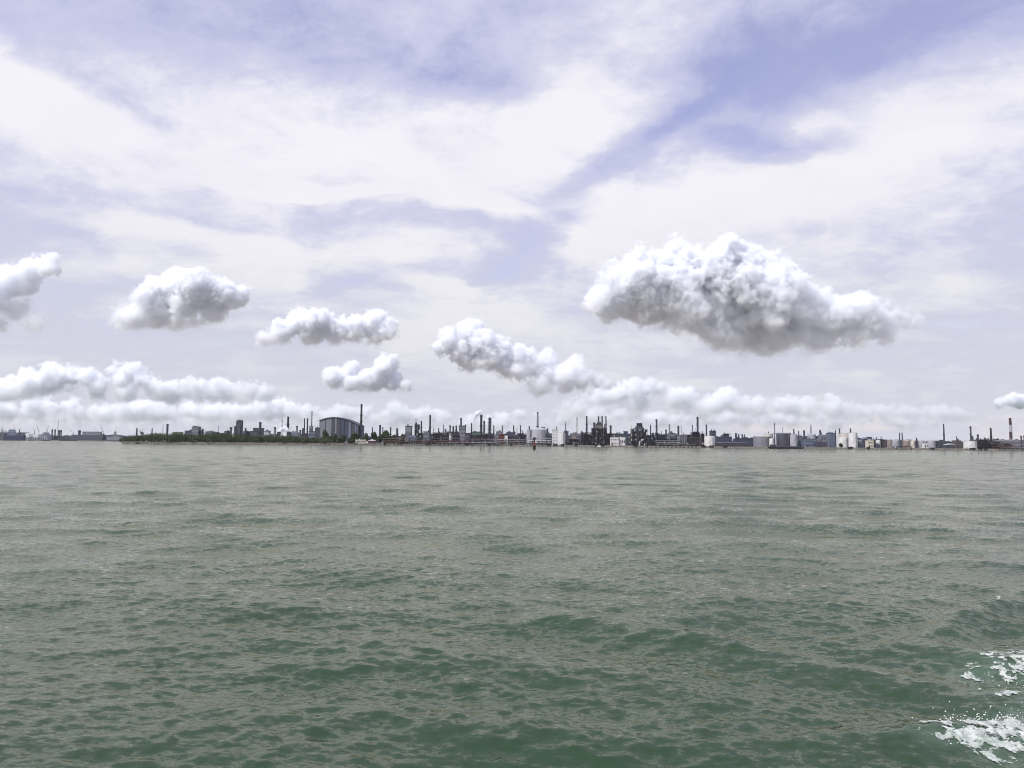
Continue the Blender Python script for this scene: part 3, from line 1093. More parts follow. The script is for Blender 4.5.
# the big arched storage hall: ribbed panels under a bowed roof
cx0, cx1 = 319.6, 358.4
s = Spot(339, 417.2, None, 330)
hall = empty('arched_hall', s.base, 'large grey-blue storage hall with bowed roof and panelled front', 'storage hall')
prof = [(319.6, 420.4), (323, 418.9), (328, 417.6), (334, 417.0), (340, 417.4), (346, 419.0), (351, 421.0), (355, 423.0), (358.4, 425.0)]
xs = lambda p: (p - 339) * s.k
zt = lambda p: s.z(339, float(np.interp(p, [a for a, _ in prof], [b for _, b in prof])) - (p - 339) * .0085)
pts = [(xs(cx0), 0)] + [(xs(cx1), 0)] + [(xs(p), zt(p) - 1.6) for p, _ in reversed(prof)]
MB().prism([(x, z) for x, z in pts], .6, 60).build('wall', GREY, hall)
outer = [(xs(p) * 1.015, zt(p)) for p, _ in prof]
inner = [(xs(p) * 1.015, zt(p) - 1.5) for p, _ in reversed(prof)]
MB().prism(inner[::1] + outer[::1], -1.6, 61.5).build('roof', SLATE, hall)
edges = [(319.9, 325.6, GREY), (325.8, 331.8, GREY), (332.2, 334.6, SLATE), (334.8, 337.0, GREY), (337.2, 340.4, SLATE), (340.8, 344.4, BLUE), (344.6, 348.2, BLUE), (348.5, 351.4, LBLUE), (351.6, 354.4, SLATE), (354.6, 356.6, LBLUE), (356.8, 358.2, LBLUE)]
for a, b_, mt in edges:
    z0 = 6 if mt is BLUE else .3
    MB().prism([(xs(a), z0), (xs(b_), z0), (xs(b_), zt(b_) - 1.8), (xs(a), zt(a) - 1.8)], -.35, .5).build('cladding_panel', mt, hall)
for p in (320, 325.7, 332, 334.7, 337.1, 340.6, 344.5, 348.35, 351.5, 354.5, 356.7, 358.2):
    MB().box((xs(p), -.55, (zt(p) - 2) / 2), (.7, .5, zt(p) - 2.2)).build('rib', DARK, hall)
MB().box((xs(342.5), -.2, 3), (8, .8, 5.6)).build('door', SLATE, hall)
stack(361.6, 404.0, 1.9, 'tallest stack in the view, right beside the arched hall', DARK, 320, taper=.82, rings=2)
building(361.2, 425.6, 3.6, 'narrow blue base tower at the foot of the tallest stack', BLUE, DARK, 300, 14, 4, 2, name='base_tower')

GT = 'broadleaf trees around the arched hall'
TREES = [(324.6, 429.4, 9.5, 200, 'tallest dark tree before the left end of the arched hall'), (335.0, 433.6, 9, 190, 'pale green tree before the middle of the arched hall'),
         (343.5, 434.2, 8, 195, 'low grey-green tree under the blue panels of the arched hall'), (355.0, 432.2, 9, 180, 'dark tree at the right end of the arched hall'),
         (340.2, 437.2, 8.6, 12, 'round dark bush at the water, nearer the islet'), (350.4, 437.6, 8.4, 12, 'round dark bush at the water, nearer the boathouse'),
         (366.0, 432.6, 8, 160, 'dark tree right of the tallest stack'), (374.6, 431.4, 8, 150, 'tree behind the white-roofed boathouse'),
         (386.0, 430.0, 12.5, 140, 'broad round tree, largest right of the boathouse'), (394.5, 434.6, 7, 130, 'small tree on the right flank of the broad round one'),
         (402.6, 433.4, 4.4, 200, 'small dark tree before the striped boiler block'), (330.2, 436.0, 6, 110, 'low bushy tree beside the tallest dark one'),
         (314.0, 437.2, 8, 90, 'low bush where the mangroves end'), (361.2, 436.2, 5, 120, 'low tree at the foot of the tallest stack'), (380.0, 435.2, 6, 100, 'low tree left of the broad round one'),
         (840.6, 443.2, 5.2, 14, 'dark clump of shore trees before the white dome tank')]
for i, (cx, y, w, bk, lab) in enumerate(TREES):
    tree(cx, y, w, lab, bk, seed=40 + i, group=GT if cx < 500 else None)

# ------------------------------------------------------------------ refinery, from the boathouse to the steam
t = building(371.6, 439.4, 6.8, 'white-roofed red boathouse on the shore', RED, WHITE, 14, 8, 1, 4, pitch=.35, name='boathouse')
building(360.4, 439.6, 10, 'long low pale store on the shore left of the boathouse', CREAM, CREAM, 40, 8, 1, 8)
stack(372.5, 427.4, 1.0, 'thin black stack above the tree behind the boathouse', BLACK, 400)
stack(380.1, 425.0, 1.9, 'thick blue-grey stack left of the broad round tree', SLATE, 420, rings=0, taper=.92)
stack(382.8, 427.2, 1.2, 'short hooked grey stack right beside the thick blue-grey one', GREY, 440)
stack(390.7, 427.2, 1.3, 'short tapered dark stack above the right of the broad round tree', SLATE, 420, taper=.7)
stack(397.2, 428.4, 1.9, 'short bottle-shaped grey stack before the striped boiler block', SLATE, 380, taper=.5, rings=1)
building(408.2, 425.8, 5.8, 'tall vertically striped grey boiler block', GREY, DARK, 350, 22, 1, 5, name='boiler_house')
building(411.6, 435.0, 9, 'low light-blue roofed hall before the striped boiler block', LBLUE, LBLUE, 200, 18, 1, 5, pitch=.3)
unit(416.6, 424.4, 4.8, 'tall open blue-grey steel tower left of a thin stack', 330, floors=7, bays=2, mat=SLATE, seed=2)
column(416.0, 422.2, 1.5, 'grey column inside the tall open steel tower', SLATE, 345, rings=5)
stack(421.5, 421.0, 1.3, 'dark stack touching the tall open steel tower', DARK, 320, rings=2)
building(426.6, 431.4, 6.4, 'blue-grey plant hall left of the lone black stack', GREY, SLATE, 280, 20, 3, 4)
stack(430.2, 415.0, 1.6, 'lone tall black stack with blue foot', DARK, 260, rings=1)
building(430.2, 434.8, 2.8, 'blue footing house of the lone black stack', BLUE, BLUE, 240, 8, 1, 1)
GR = 'rust-brown pipe racks along the shore'
pipe_rack(384, 398, 438.4, 'rust-orange pipe rack nearest the boathouse', 18, (RUST, RUST, BROWN), GR)
pipe_rack(398.4, 409, 437.4, 'taller rust-orange pipe rack before the striped boiler block', 26, (RUST, BROWN, RUST), GR, 3)
pipe_rack(409.4, 425.5, 438.8, 'brown pipe rack before the tall open steel tower', 22, (BROWN, RUST, DARK), GR)
pipe_rack(426, 448, 438.6, 'dark red pipe rack right of the lone black stack', 26, (RED, BROWN, DARK), GR)
pipe_rack(448.5, 470, 438.8, 'grey and red pipe rack before the purple boiler house', 22, (GREY, RED, BROWN), GR)
pipe_rack(470.5, 497, 439.2, 'pale pipe rack under the steaming stack and thick columns', 22, (PALE, GREY, RED), GR)
pipe_rack(497.5, 525, 439.8, 'pinkish pipe rack left of the white dome store', 24, (PINK, GREY, PALE), GR)

stack(433.7, 428.6, .7, 'hair-thin stack just right of the lone black one', GREY, 300, rings=0)
stack(438.7, 428.2, 1.0, 'short dark stack on a pyramid base', DARK, 290, taper=.35, rings=0)
stack(443.6, 424.8, .8, 'thin pale stack between the pyramid stack and silver columns', GREY, 300, rings=1)
stack(445.8, 429.0, 1.3, 'stubby dark stack right of a thin pale one', SLATE, 280, taper=.6)
column(450.0, 425.0, 1.6, 'grey column above the silver vessel', GREY, 270, rings=3)
column(453.2, 426.0, 1.4, 'dark column, first right of the silver vessel', DARK, 260, rings=3)
column(456.2, 425.4, 1.3, 'dark column tight against the purple boiler house', DARK, 250, rings=4)
column(450.4, 433.2, 2.6, 'fat short silver vessel at the front of the plant', SILVER, 120, rings=2)
unit(436, 433.8, 11, 'low dark process unit right of the lone black stack', 180, floors=4, bays=6, seed=5)
unit(446, 434.6, 8, 'low brown process unit left of the silver vessel', 150, floors=3, bays=4, mat=BROWN, seed=6)
unit(455.6, 435.2, 7, 'green-grey process frame before the purple boiler house', 130, floors=3, bays=4, mat=SLATE, fill=GREEN, seed=7)
building(462.2, 425.6, 6.6, 'tall purple-grey boiler house with a stack on its roof', GREY, SLATE, 240, 22, 4, 4, name='boiler_house')
stack(461.1, 418.0, 1.6, 'dark stack standing on the purple-grey boiler house', SLATE, 245, rings=1)
stack(465.5, 424.4, .9, 'thin dark stack at the corner of the purple-grey boiler house', DARK, 235, rings=0)
stack(471.6, 423.2, 1.1, 'dark stack giving off the high white steam', DARK, 250, rings=1)
building(477.4, 431.6, 10, 'wide dark green-grey hall behind the steaming stack', GREEN, SLATE, 300, 30, 2, 7)
unit(473, 434.8, 10, 'dark cluttered process unit below the steaming stack', 150, floors=4, bays=5, seed=8)
unit(484.5, 434.6, 11, 'dark process unit at the foot of the thick columns', 140, floors=4, bays=6, seed=9)
column(481.2, 414.4, 2.1, 'tallest blue-black column right of the high steam', DARK, 200, rings=3, skirt=1.25)
column(484.1, 420.6, 1.5, 'slimmer dark column paired with the tallest one', DARK, 210, rings=3)
column(489.7, 417.4, 2.5, 'thick round-topped column with ringed platforms', SLATE, 190, rings=6)
stack(493.8, 425.4, 1.1, 'short dark stack right of the thick round-topped column', DARK, 220)
building(499.6, 431.4, 7, 'grey control building with thin roof stack', GREY, GREY, 230, 20, 3, 4)
stack(502.4, 425.4, .9, 'thin dark stack on the grey control building', SLATE, 235)
building(501.6, 435.0, 6, 'dark red box hall below the grey control building', RED, DARK, 140, 16, 1, 3)
building(506.2, 435.4, 3.2, 'small white cabin right of the dark red box hall', WHITE, PALE, 120, 8, 1, 2)
building(511.0, 432.2, 9, 'flat navy-blue hall left of the derrick', BLUE, DARK, 220, 26, 1, 5)
stack(513.7, 425.4, 1.1, 'dark stack on the flat navy-blue hall', DARK, 225, rings=1)
mast(517.0, 427.6, .9, 'short pale ladder mast right of the navy-blue hall', (PALE, PINK), 210)
stack(520.5, 425.2, .9, 'thin dark stack at the peak of the derrick', DARK, 205, rings=1)
t, s, W, h = unit(521.6, 433.4, 8.4, 'sloping-backed process unit under the derrick stack', 160, floors=4, bays=4, mat=SLATE, fill=PINK, seed=10)
MB().bar((-W * .1, 2, h), (-W * .1 + 1, 2, h + 9), .5, 5).bar((0, 2, h + 8), (W * .5, 2, h * .55), .5, 5).build('sloping_conveyor', SLATE, t)
unit(512, 436.2, 12, 'low cluttered unit before the navy-blue hall', 110, floors=3, bays=6, mat=BROWN, fill=PINK, seed=11)

# ------------------------------------------------------------------ white store in the middle of the shore
tank(529.4, 429.9, 5.6, 'pale grey silo left of the white dome store', PALE, PALE, 70, dome=.05)
stack(529.3, 426.2, 1.2, 'stub chimney on top of the pale grey silo', SLATE, 72, rings=0)
tank(539.4, 427.6, 15.5, 'white dome store with a tall tapering stack behind', PALE, PALE, 62, dome=.30)
stack(537.7, 411.8, 1.5, 'tall tapering grey stack behind the white dome store', GREY, 150, tip=SLATE, taper=.55, rings=1)
building(543.2, 427.2, 3.4, 'dark machinery house behind the dome of the white store', SLATE, DARK, 150, 10, 1, 2)
stack(547.5, 428.4, 1.5, 'short black stack right of the white dome store', DARK, 130, rings=0)
unit(549.0, 433.4, 6, 'grey-green pipe tower between white dome store and white block', 55, floors=5, bays=3, mat=GREY, fill=GREEN, seed=12)
building(555.2, 429.4, 5.6, 'tall white block with shaded recess', WHITE, PALE, 40, 18, 5, 2, glass=PALE)
stack(556.6, 426.6, .9, 'thin stub on the roof of the tall white block', GREY, 60, rings=0)
tank(562.2, 433.0, 6.4, 'white straight-sided tank right of the tall white block', WHITE, PALE, 42, dome=.03)
building(566.4, 431.2, 4.2, 'dark stair tower right of the white straight-sided tank', SLATE, DARK, 110, 14, 4, 2)
mast(565.6, 422.2, 1.2, 'pointed dark lattice mast behind the white straight-sided tank', (SLATE,), 140)
pipe_rack(528, 551, 438.6, 'pale pipe rack before the white dome store', 16, (PALE, WHITE, GREY))
mast(577.0, 415.0, 1.5, 'tall red-and-white banded lattice flare mast', (RED, WHITE), 180, spread=1.1, levels=9)
building(575.4, 433.4, 10, 'grey hall with pink panels under the banded flare mast', GREY, GREY, 130, 20, 2, 6)
building(574.0, 435.6, 4.4, 'pinkish box in front of the grey hall by the banded mast', PINK, PINK, 90, 10, 1, 3)
unit(574, 439.2, 13, 'low dark pipe unit before the grey hall', 40, floors=2, bays=7, seed=13)
stack(586.7, 416.0, 1.4, 'tall black stack left of the dark twin-topped unit', DARK, 120, rings=2, taper=.75)

# ------------------------------------------------------------------ dark refinery units right of centre
unit(586.6, 432.4, 10, 'dark lower shoulder unit under the tall black stack', 80, floors=5, bays=5, seed=14)
t, s, W, h = unit(599.6, 428.2, 14.6, 'largest dark refinery unit crowned by three stacks', 70, floors=7, bays=6, seed=15, pack=.95)
m = MB()
m.box((0, 11, h + 3), (W * .62, 16, 6), (.8, .8))
m.build('crown_house', BROWN, t)
MB().box((-.3, 11, h + 9.5), (W * .4, 10, 7), (.55, .7)).build('crown_duct', DARK, t)
stack(598.6, 416.0, 1.2, 'black stack, first on the largest dark unit', BLACK, 82, rings=1)
stack(602.1, 416.1, 1.3, 'paler stack, middle one on the largest dark unit', BROWN, 84, rings=1)
stack(605.9, 416.0, 1.1, 'black banded stack, last on the largest dark unit', BLACK, 82, rings=2)
column(594.1, 422.2, 1.6, 'squat dark column on the left roof of the largest unit', DARK, 80, rings=2)
column(610.5, 425.2, 1.7, 'dark knobbed column right of the largest unit', DARK, 90, rings=3)
unit(610.0, 433.4, 6.6, 'dark ragged unit right of the largest one', 75, floors=5, bays=3, seed=16)
building(619.2, 433.4, 10.6, 'long dark green-roofed hall between the two dark units', SLATE, GREEN, 160, 24, 2, 6)
building(615.0, 437.0, 8.4, 'white two-storey office on the shore', WHITE, PALE, 40, 12, 2, 6, glass=GREY)
building(622.6, 437.2, 5.2, 'white plain box right of the white office', WHITE, WHITE, 46, 12, 1, 3)
building(626.0, 431.2, 3.6, 'blue stair tower left of the second dark unit', BLUE, BLUE, 90, 10, 4, 2, name='stair_tower')
stack(631.5, 424.8, .8, 'thin straw-coloured stack left of the second dark unit', CREAM, 100, tip=CREAM, rings=0)
t, s, W, h = unit(640.0, 429.2, 15.6, 'second dark refinery unit with a stepped single crown', 70, floors=7, bays=6, seed=17, pack=.95)
MB().box((0, 11, h + 3.2), (W * .6, 16, 6.4), (.66, .8)).build('crown_house', DARK, t)
MB().box((.6, 11, h + 9.6), (W * .33, 9, 6.2)).build('crown_duct', BLACK, t)
stack(650.5, 425.0, 1.1, 'thin dark stack right of the second dark unit', SLATE, 85, rings=0)
column(656.4, 419.0, 1.5, 'tall stepped black column right of the second dark unit', DARK, 110, rings=4, skirt=1.5)
unit(656.6, 433.0, 6.6, 'dark sloping unit at the foot of the stepped black column', 90, floors=5, bays=3, seed=18)
unit(661.2, 436.4, 6, 'low dark unit sloping away right of the stepped black column', 80, floors=3, bays=3, seed=19)
column(665.9, 429.4, 1.3, 'short dark column left of a thin pale stack', DARK, 120, rings=2)
stack(669.3, 424.2, 1.0, 'thin pale stack above the twin boiler boxes', GREY, 140, rings=0)
stack(671.4, 431.0, .9, 'stub stack right of the thin pale one', DARK, 130, rings=0)
building(672.4, 433.0, 6, 'twin grey boiler boxes under a thin pale stack', GREY, SLATE, 120, 16, 2, 4)
column(678.2, 425.8, 1.6, 'dark column with flared foot right of the twin boiler boxes', DARK, 110, rings=3, skirt=1.7)
mast(681.2, 424.8, .7, 'pale thin mast right of the flared column', (PALE,), 150)
unit(683.2, 435.6, 7, 'pale grey open pipe tower on the shore', 40, floors=6, bays=3, mat=PALE, fill=GREY, seed=20)
pipe_rack(657, 680, 440.4, 'pale pipe rack before the twin boiler boxes', 30, (WHITE, PALE, GREY))
unit(668, 438.4, 22, 'long low dark unit behind the pale pipe rack', 60, floors=3, bays=10, seed=22)
stack(692.3, 424.8, 1.0, 'straw-grey thin stack left of the tallest black column', GREY, 130, rings=0)
column(697.4, 416.6, 1.7, 'tallest black column above the white drum tank', DARK, 120, rings=4, skirt=1.6)
unit(697.0, 432.0, 8, 'dark unit around the foot of the tallest black column', 100, floors=5, bays=4, seed=23)
unit(694.0, 438.0, 15, 'low dark cluttered unit left of the white drum tank', 50, floors=4, bays=7, mat=BROWN, seed=24)
stack(706.3, 424.4, 1.1, 'thin dark stack above the white drum tank', DARK, 110, taper=.6, rings=1)
building(713.6, 430.8, 5, 'dark slanted duct block behind the white drum tank', SLATE, DARK, 110, 14, 3, 2, name='duct_block')
tank(709.7, 436.0, 10.6, 'white drum tank with bright roof near the dark columns', WHITE, WHITE, 25, dome=.10)

# ------------------------------------------------------------------ tank farm to the right
building(724.0, 436.6, 16, 'long blue hall right of the white drum tank', BLUE, SLATE, 90, 24, 2, 8)
unit(728.0, 433.6, 6, 'small blue-grey unit on the long blue hall', 110, floors=3, bays=3, mat=SLATE, seed=25)
stack(735.9, 433.2, 1.7, 'thick short dark stack, first of the row past the blue hall', DARK, 120, rings=0, taper=.9)
stack(738.6, 434.0, 1.1, 'short dark stack, second of the row past the blue hall', DARK, 125, rings=0)
stack(742.2, 434.2, 1.4, 'short grey stack, third of the row past the blue hall', SLATE, 125, rings=0)
stack(744.6, 434.4, .9, 'short dark stack, last of the row past the blue hall', DARK, 125, rings=0)
building(744.6, 438.6, 18, 'low dark blue sheds under the row of short stacks', BLUE, SLATE, 80, 20, 1, 9)
building(733.0, 442.6, 27, 'long dark warehouse with pale roof edge at the water', DARK, PALE, 18, 20, 1, 12, name='warehouse')
tank(762.0, 435.9, 17, 'wide purple-grey tank with bright white roof', GREY, WHITE, 60, dome=.07)
tank(768.6, 433.6, 9, 'pale tank half hidden behind the wide purple-grey one', CREAM, WHITE, 110, dome=.07)
stack(768.4, 431.6, .8, 'stub vent above the half hidden pale tank', SLATE, 120, rings=0)
tank(771.6, 438.4, 4.6, 'small white tank left of the big blue-fronted tank', WHITE, WHITE, 40, dome=.08)
stack(774.4, 423.2, .9, 'slim grey stack between the two big tanks', GREY, 120, tip=DARK, rings=1)
tank(783.6, 432.8, 14.2, 'big tank with dark blue-grey front and white roof', SLATE, WHITE, 70, dome=.07)
tank(793.6, 434.4, 7.2, 'pale lavender tank against the big dark-fronted one', PALE, PALE, 50, dome=.04)
mast(782.6, 426.4, .6, 'hair-thin mast on the big dark-fronted tank', (GREY,), 90, cat='mast', name='radio_mast')
stack(793.7, 428.8, 1.1, 'short dark stack above the pale lavender tank', SLATE, 130, rings=1)
stack(798.6, 430.8, .9, 'thin dark stack right of the pale lavender tank', SLATE, 130, rings=0)
stack(804.0, 430.4, 1.6, 'thick blue-grey stack left of the white-collared tank', SLATE, 120, rings=0, taper=.85)
tank(811.6, 433.8, 8, 'white-collared tank under a lattice stack', PALE, WHITE, 90, dome=.16)
mast(810.8, 423.8, 1.3, 'dark lattice stack above the white-collared tank', (SLATE, GREY), 130)
building(802.4, 438.4, 6, 'blue-grey box left below the white-collared tank', LBLUE, SLATE, 60, 16, 2, 3)
building(811.0, 438.8, 11, 'long blue-grey hall below the white-collared tank', LBLUE, BLUE, 50, 16, 2, 6)
stack(820.1, 430.2, 1.7, 'thick tapered dark stack left of the grey box house', SLATE, 100, rings=0, taper=.75)
building(824.4, 434.6, 6, 'grey box house right of a thick tapered stack', GREY, PALE, 80, 16, 2, 3)
building(822.4, 441.4, 10, 'low dark purple shed below the grey box house', SLATE, GREY, 40, 14, 1, 5)
building(832.4, 433.0, 6.4, 'tall blue-grey block left of the white tanks', LBLUE, SLATE, 70, 16, 4, 3)
stack(835.4, 430.4, .9, 'thin black stack before the tall blue-grey block', DARK, 22, rings=1)
stack(839.5, 428.4, 1.0, 'short black stack behind the low white dome tank', BLACK, 120, rings=0)
stack(850.4, 428.4, 1.0, 'short black stack behind the tall white tank', BLACK, 120, rings=0)
tank(844.4, 433.4, 12, 'cream tank behind the low white dome tank', CREAM, CREAM, 110, dome=.03)
tank(842.6, 437.2, 10.6, 'low white dome tank behind the shore trees', WHITE, WHITE, 45, dome=.12)
tank(852.8, 432.7, 8.4, 'tall white tank, brightest roof of the tank farm', WHITE, WHITE, 32, dome=.07)
tank(859.4, 440.0, 5, 'small dark-sided tank right of the tall white tank', GREY, WHITE, 50, dome=.1)
building(859.8, 438.0, 6, 'dark low hall behind the small dark-sided tank', SLATE, DARK, 110, 14, 1, 3)
building(866.8, 437.2, 6, 'royal-blue steel building with slanted roof', BLUE, LBLUE, 70, 16, 2, 3, pitch=.2)
building(870.4, 436.9, 2.6, 'thin blue tower against the royal-blue building', BLUE, BLUE, 80, 10, 3, 1, name='stair_tower')
building(871.0, 440.4, 5.6, 'beige shore house right of the royal-blue building', CREAM, CREAM, 20, 12, 2, 3)
tank(878.0, 440.0, 4.4, 'white round-topped tank on a blue base', WHITE, WHITE, 40, dome=.3)
building(878.0, 444.4, 4.6, 'dark blue base box before the round-topped white tank', BLUE, BLUE, 22, 6, 1, 2)
unit(883.6, 439.4, 6, 'brown open frame right of the round-topped tank', 60, floors=3, bays=3, mat=BROWN, seed=26)
tank(889.4, 439.6, 4.6, 'pinkish slender tank right of the brown frame', PINK, PALE, 45, dome=.12)
GF = 'flat white-roofed tanks of the far tank farm'
tank(895.2, 440.0, 7.2, 'flat white-roofed tank left of the twin stacks', PALE, WHITE, 60, dome=.10, group=GF)
tank(906.4, 440.2, 7.2, 'flat white-roofed tank right of the twin stacks', PINK, WHITE, 60, dome=.10, group=GF)
tank(912.8, 440.4, 4.6, 'narrow white-roofed tank left of a lone black post', CREAM, WHITE, 50, dome=.10, group=GF)
tank(921.0, 440.3, 6.2, 'white-roofed tank right of the lone black post', PALE, WHITE, 50, dome=.10, group=GF)
stack(899.4, 432.6, .9, 'dark stack, first of the close twin pair over the tank farm', SLATE, 130, rings=0)
stack(902.0, 432.5, .9, 'dark stack, second of the close twin pair over the tank farm', SLATE, 130, rings=0)
stack(916.4, 437.8, 1.2, 'lone short black post between white-roofed tanks', DARK, 45, rings=1)
building(926.4, 443.2, 4.2, 'small bright white cabin on the shore left of the round tank', WHITE, WHITE, 22, 8, 1, 2)
tank(931.2, 440.0, 7.4, 'round pale tank standing nearest the shore edge', PALE, WHITE, 24, dome=.12)
building(936.6, 441.2, 2.6, 'dark narrow house against the round pale tank', DARK, DARK, 50, 10, 2, 1)
building(943.0, 441.0, 9, 'dark grey hall under the slim lone chimney', SLATE, GREY, 70, 18, 2, 4)
stack(943.5, 424.0, 1.1, 'slim lone grey-black chimney on the dark hall', SLATE, 75, taper=.6, rings=1)
building(950.6, 443.6, 8.6, 'open shed with pale lavender roof', SLATE, PALE, 20, 10, 1, 5, pitch=.3, name='open_shed')
stack(956.6, 436.4, .8, 'thin short stack right of the lavender-roofed shed', SLATE, 90, rings=0)
building(958.8, 440.4, 5, 'dark brown block left of the square white tank', BROWN, DARK, 70, 14, 2, 3)
tank(970.0, 441.0, 12, 'wide white tank near the end of the shore', WHITE, CREAM, 26, dome=.06)
column(970.3, 426.0, 1.3, 'tall dark column behind the wide white tank', SLATE, 110, rings=3, skirt=1.2)
column(972.2, 436.0, 1.4, 'short dark column beside the tall one behind the white tank', SLATE, 100, rings=2)
column(977.6, 434.2, 1.4, 'dark column right of the wide white tank', SLATE, 90, rings=2)
unit(979.6, 440.4, 5, 'blue-grey frame right of the wide white tank', 60, floors=3, bays=3, mat=SLATE, seed=27)
unit(988.6, 439.4, 12, 'dark process unit under the knobbed dark stack', 60, floors=4, bays=6, seed=28)
stack(990.6, 427.8, 1.5, 'knobbed dark stack left of the red and white chimney', DARK, 100, rings=1, taper=.75)
stack(985.4, 438.0, .9, 'stub stack left on the dark process unit', DARK, 80, rings=0)
column(993.6, 438.2, .9, 'small column right of the knobbed dark stack', BLUE, 80, rings=1)
column(997.6, 438.2, 1.1, 'small dark column left of the red and white chimney', SLATE, 80, rings=2)
unit(998.6, 441.6, 8, 'low blue-grey unit left of the red and white chimney', 50, floors=3, bays=4, mat=SLATE, fill=LBLUE, seed=29)
stack(1010.0, 418.0, 2.3, 'big chimney banded dark red and white', back=110, bands=[MAROON, PALE, PALE, MAROON, MAROON, PALE, PALE, MAROON, MAROON], rings=0, taper=.85)
building(1010.0, 440.4, 18, 'wide grey hall at the foot of the banded chimney', GREY, PALE, 60, 22, 2, 9)
unit(1008.0, 443.6, 16, 'low rusty unit before the wide grey hall', 24, floors=2, bays=8, mat=RUST, fill=RED, seed=30)
column(1020.9, 435.6, 1.1, 'blue-grey column right of the banded chimney', SLATE, 90, rings=2)
column(1024.0, 435.2, 1.2, 'blue-grey column cut by the right edge of the view', SLATE, 90, rings=2)

# ------------------------------------------------------------------ plant halls and units further inland, seen between the front ones
BACK = [(376, 436.4, 14, 'low dark hall inland behind the boathouse trees', SLATE, 'h'), (395, 436.0, 18, 'low dark hall inland behind the broad round tree', DARK, 'h'), (406, 434.6, 10, 'dark inland hall at the foot of the striped boiler block', SLATE, 'h'),
        (424, 433.2, 12, 'dark inland unit between steel tower and lone black stack', SLATE, 'u'), (440, 432.6, 16, 'dark inland unit behind the pyramid stack', DARK, 'u'), (452, 431.6, 12, 'dark inland unit behind the dark twin columns', SLATE, 'u'),
        (468, 433.0, 10, 'dark inland hall right of the purple-grey boiler house', DARK, 'h'), (486, 433.4, 14, 'dark inland unit behind the thick columns', SLATE, 'u'), (496, 434.4, 12, 'grey inland hall behind the grey control building', GREY, 'h'),
        (506, 434.0, 12, 'dark inland hall behind the small white cabin', DARK, 'h'), (522, 434.8, 14, 'dark inland unit behind the sloping-backed one', SLATE, 'u'), (550, 434.0, 12, 'grey inland hall behind the pipe tower by the white dome', GREY, 'h'),
        (570, 436.0, 12, 'dark inland hall behind the pointed lattice mast', SLATE, 'h'), (586, 435.0, 14, 'dark inland unit behind the tall black stack', DARK, 'u'), (612, 434.0, 12, 'dark inland unit right of the three-stack unit', DARK, 'u'),
        (630, 433.6, 10, 'dark inland hall behind the blue stair tower', DARK, 'h'), (651, 435.0, 10, 'dark inland unit right of the second dark unit', SLATE, 'u'), (664, 434.2, 14, 'dark inland unit behind the stepped black column', DARK, 'u'),
        (677, 435.0, 12, 'dark inland hall behind the flared column', SLATE, 'h'), (690, 434.6, 14, 'dark inland unit behind the open pipe tower', SLATE, 'u'), (702, 433.6, 8, 'dark inland unit just left above the white drum tank', DARK, 'u'),
        (722, 438.0, 12, 'dark inland hall behind the long blue hall', DARK, 'h'), (750, 438.2, 22, 'long dark inland hall behind the row of short stacks', SLATE, 'h'), (801, 436.6, 12, 'dark inland hall left of the white-collared tank', SLATE, 'h'),
        (818, 436.0, 14, 'dark inland hall behind the grey box house', DARK, 'h'), (862, 439.0, 14, 'dark inland hall behind the small dark-sided tank', SLATE, 'h'), (876, 439.6, 16, 'dark inland unit behind the beige shore house', DARK, 'u'),
        (888, 440.0, 14, 'dark inland hall behind the pinkish slender tank', SLATE, 'h'), (910, 440.6, 26, 'long dark inland hall behind the flat white-roofed tanks', SLATE, 'h'), (937, 441.4, 18, 'dark inland unit behind the round pale tank', SLATE, 'u'),
        (957, 441.6, 18, 'dark inland hall behind the lavender-roofed shed', DARK, 'h'), (984, 440.2, 16, 'dark inland unit behind the knobbed dark stack', SLATE, 'u'), (1000, 439.6, 12, 'blue-grey inland hall left of the banded chimney', LBLUE, 'h'),
        (1019, 439.8, 16, 'grey inland hall right of the banded chimney', GREY, 'h'), (266, 434.0, 18, 'low grey inland hall behind the islet left of the steam', SLATE, 'h'), (302, 434.0, 16, 'low dark inland hall behind the stacks left of the arched hall', SLATE, 'h'),
        (214, 433.0, 14, 'low dark inland hall behind the middle of the islet', SLATE, 'h')]
for i, (cx, y, w, lab, mt, kd) in enumerate(BACK):
    if kd == 'h':
        building(cx, y, w, lab, mt, DARK, 520 + 10 * i, 40, 2, max(3, int(w * .6)), door=False, glass=GREY if mt is DARK else DARK)
    else:
        unit(cx, y, w, lab, 420 + 8 * i, 30, max(3, int(w * .5)), 4, mt, BROWN if i % 2 else SLATE, seed=60 + i, pack=.95)
for i, (cx, y, w, lab) in enumerate(((27, 434.8, 14, 'long dark far hall behind the white arched sheds'), (44, 435.0, 16, 'long dark far hall behind the pitched shed'), (88, 434.4, 30, 'long far hall behind the long grey-blue ship'), (106, 436.0, 12, 'low far hall between the two grey ships'), (124, 436.4, 14, 'low far hall behind the islet tip'), (10, 434.2, 14, 'low far hall behind the blue-hulled ship'))):
    at_depth(5000 + 40 * i, building, cx, y, w, lab, DARK if i % 2 else SLATE, SLATE, depth=60, rows=1, cols=8, pitch=.12, name='shipyard_hall', door=False)

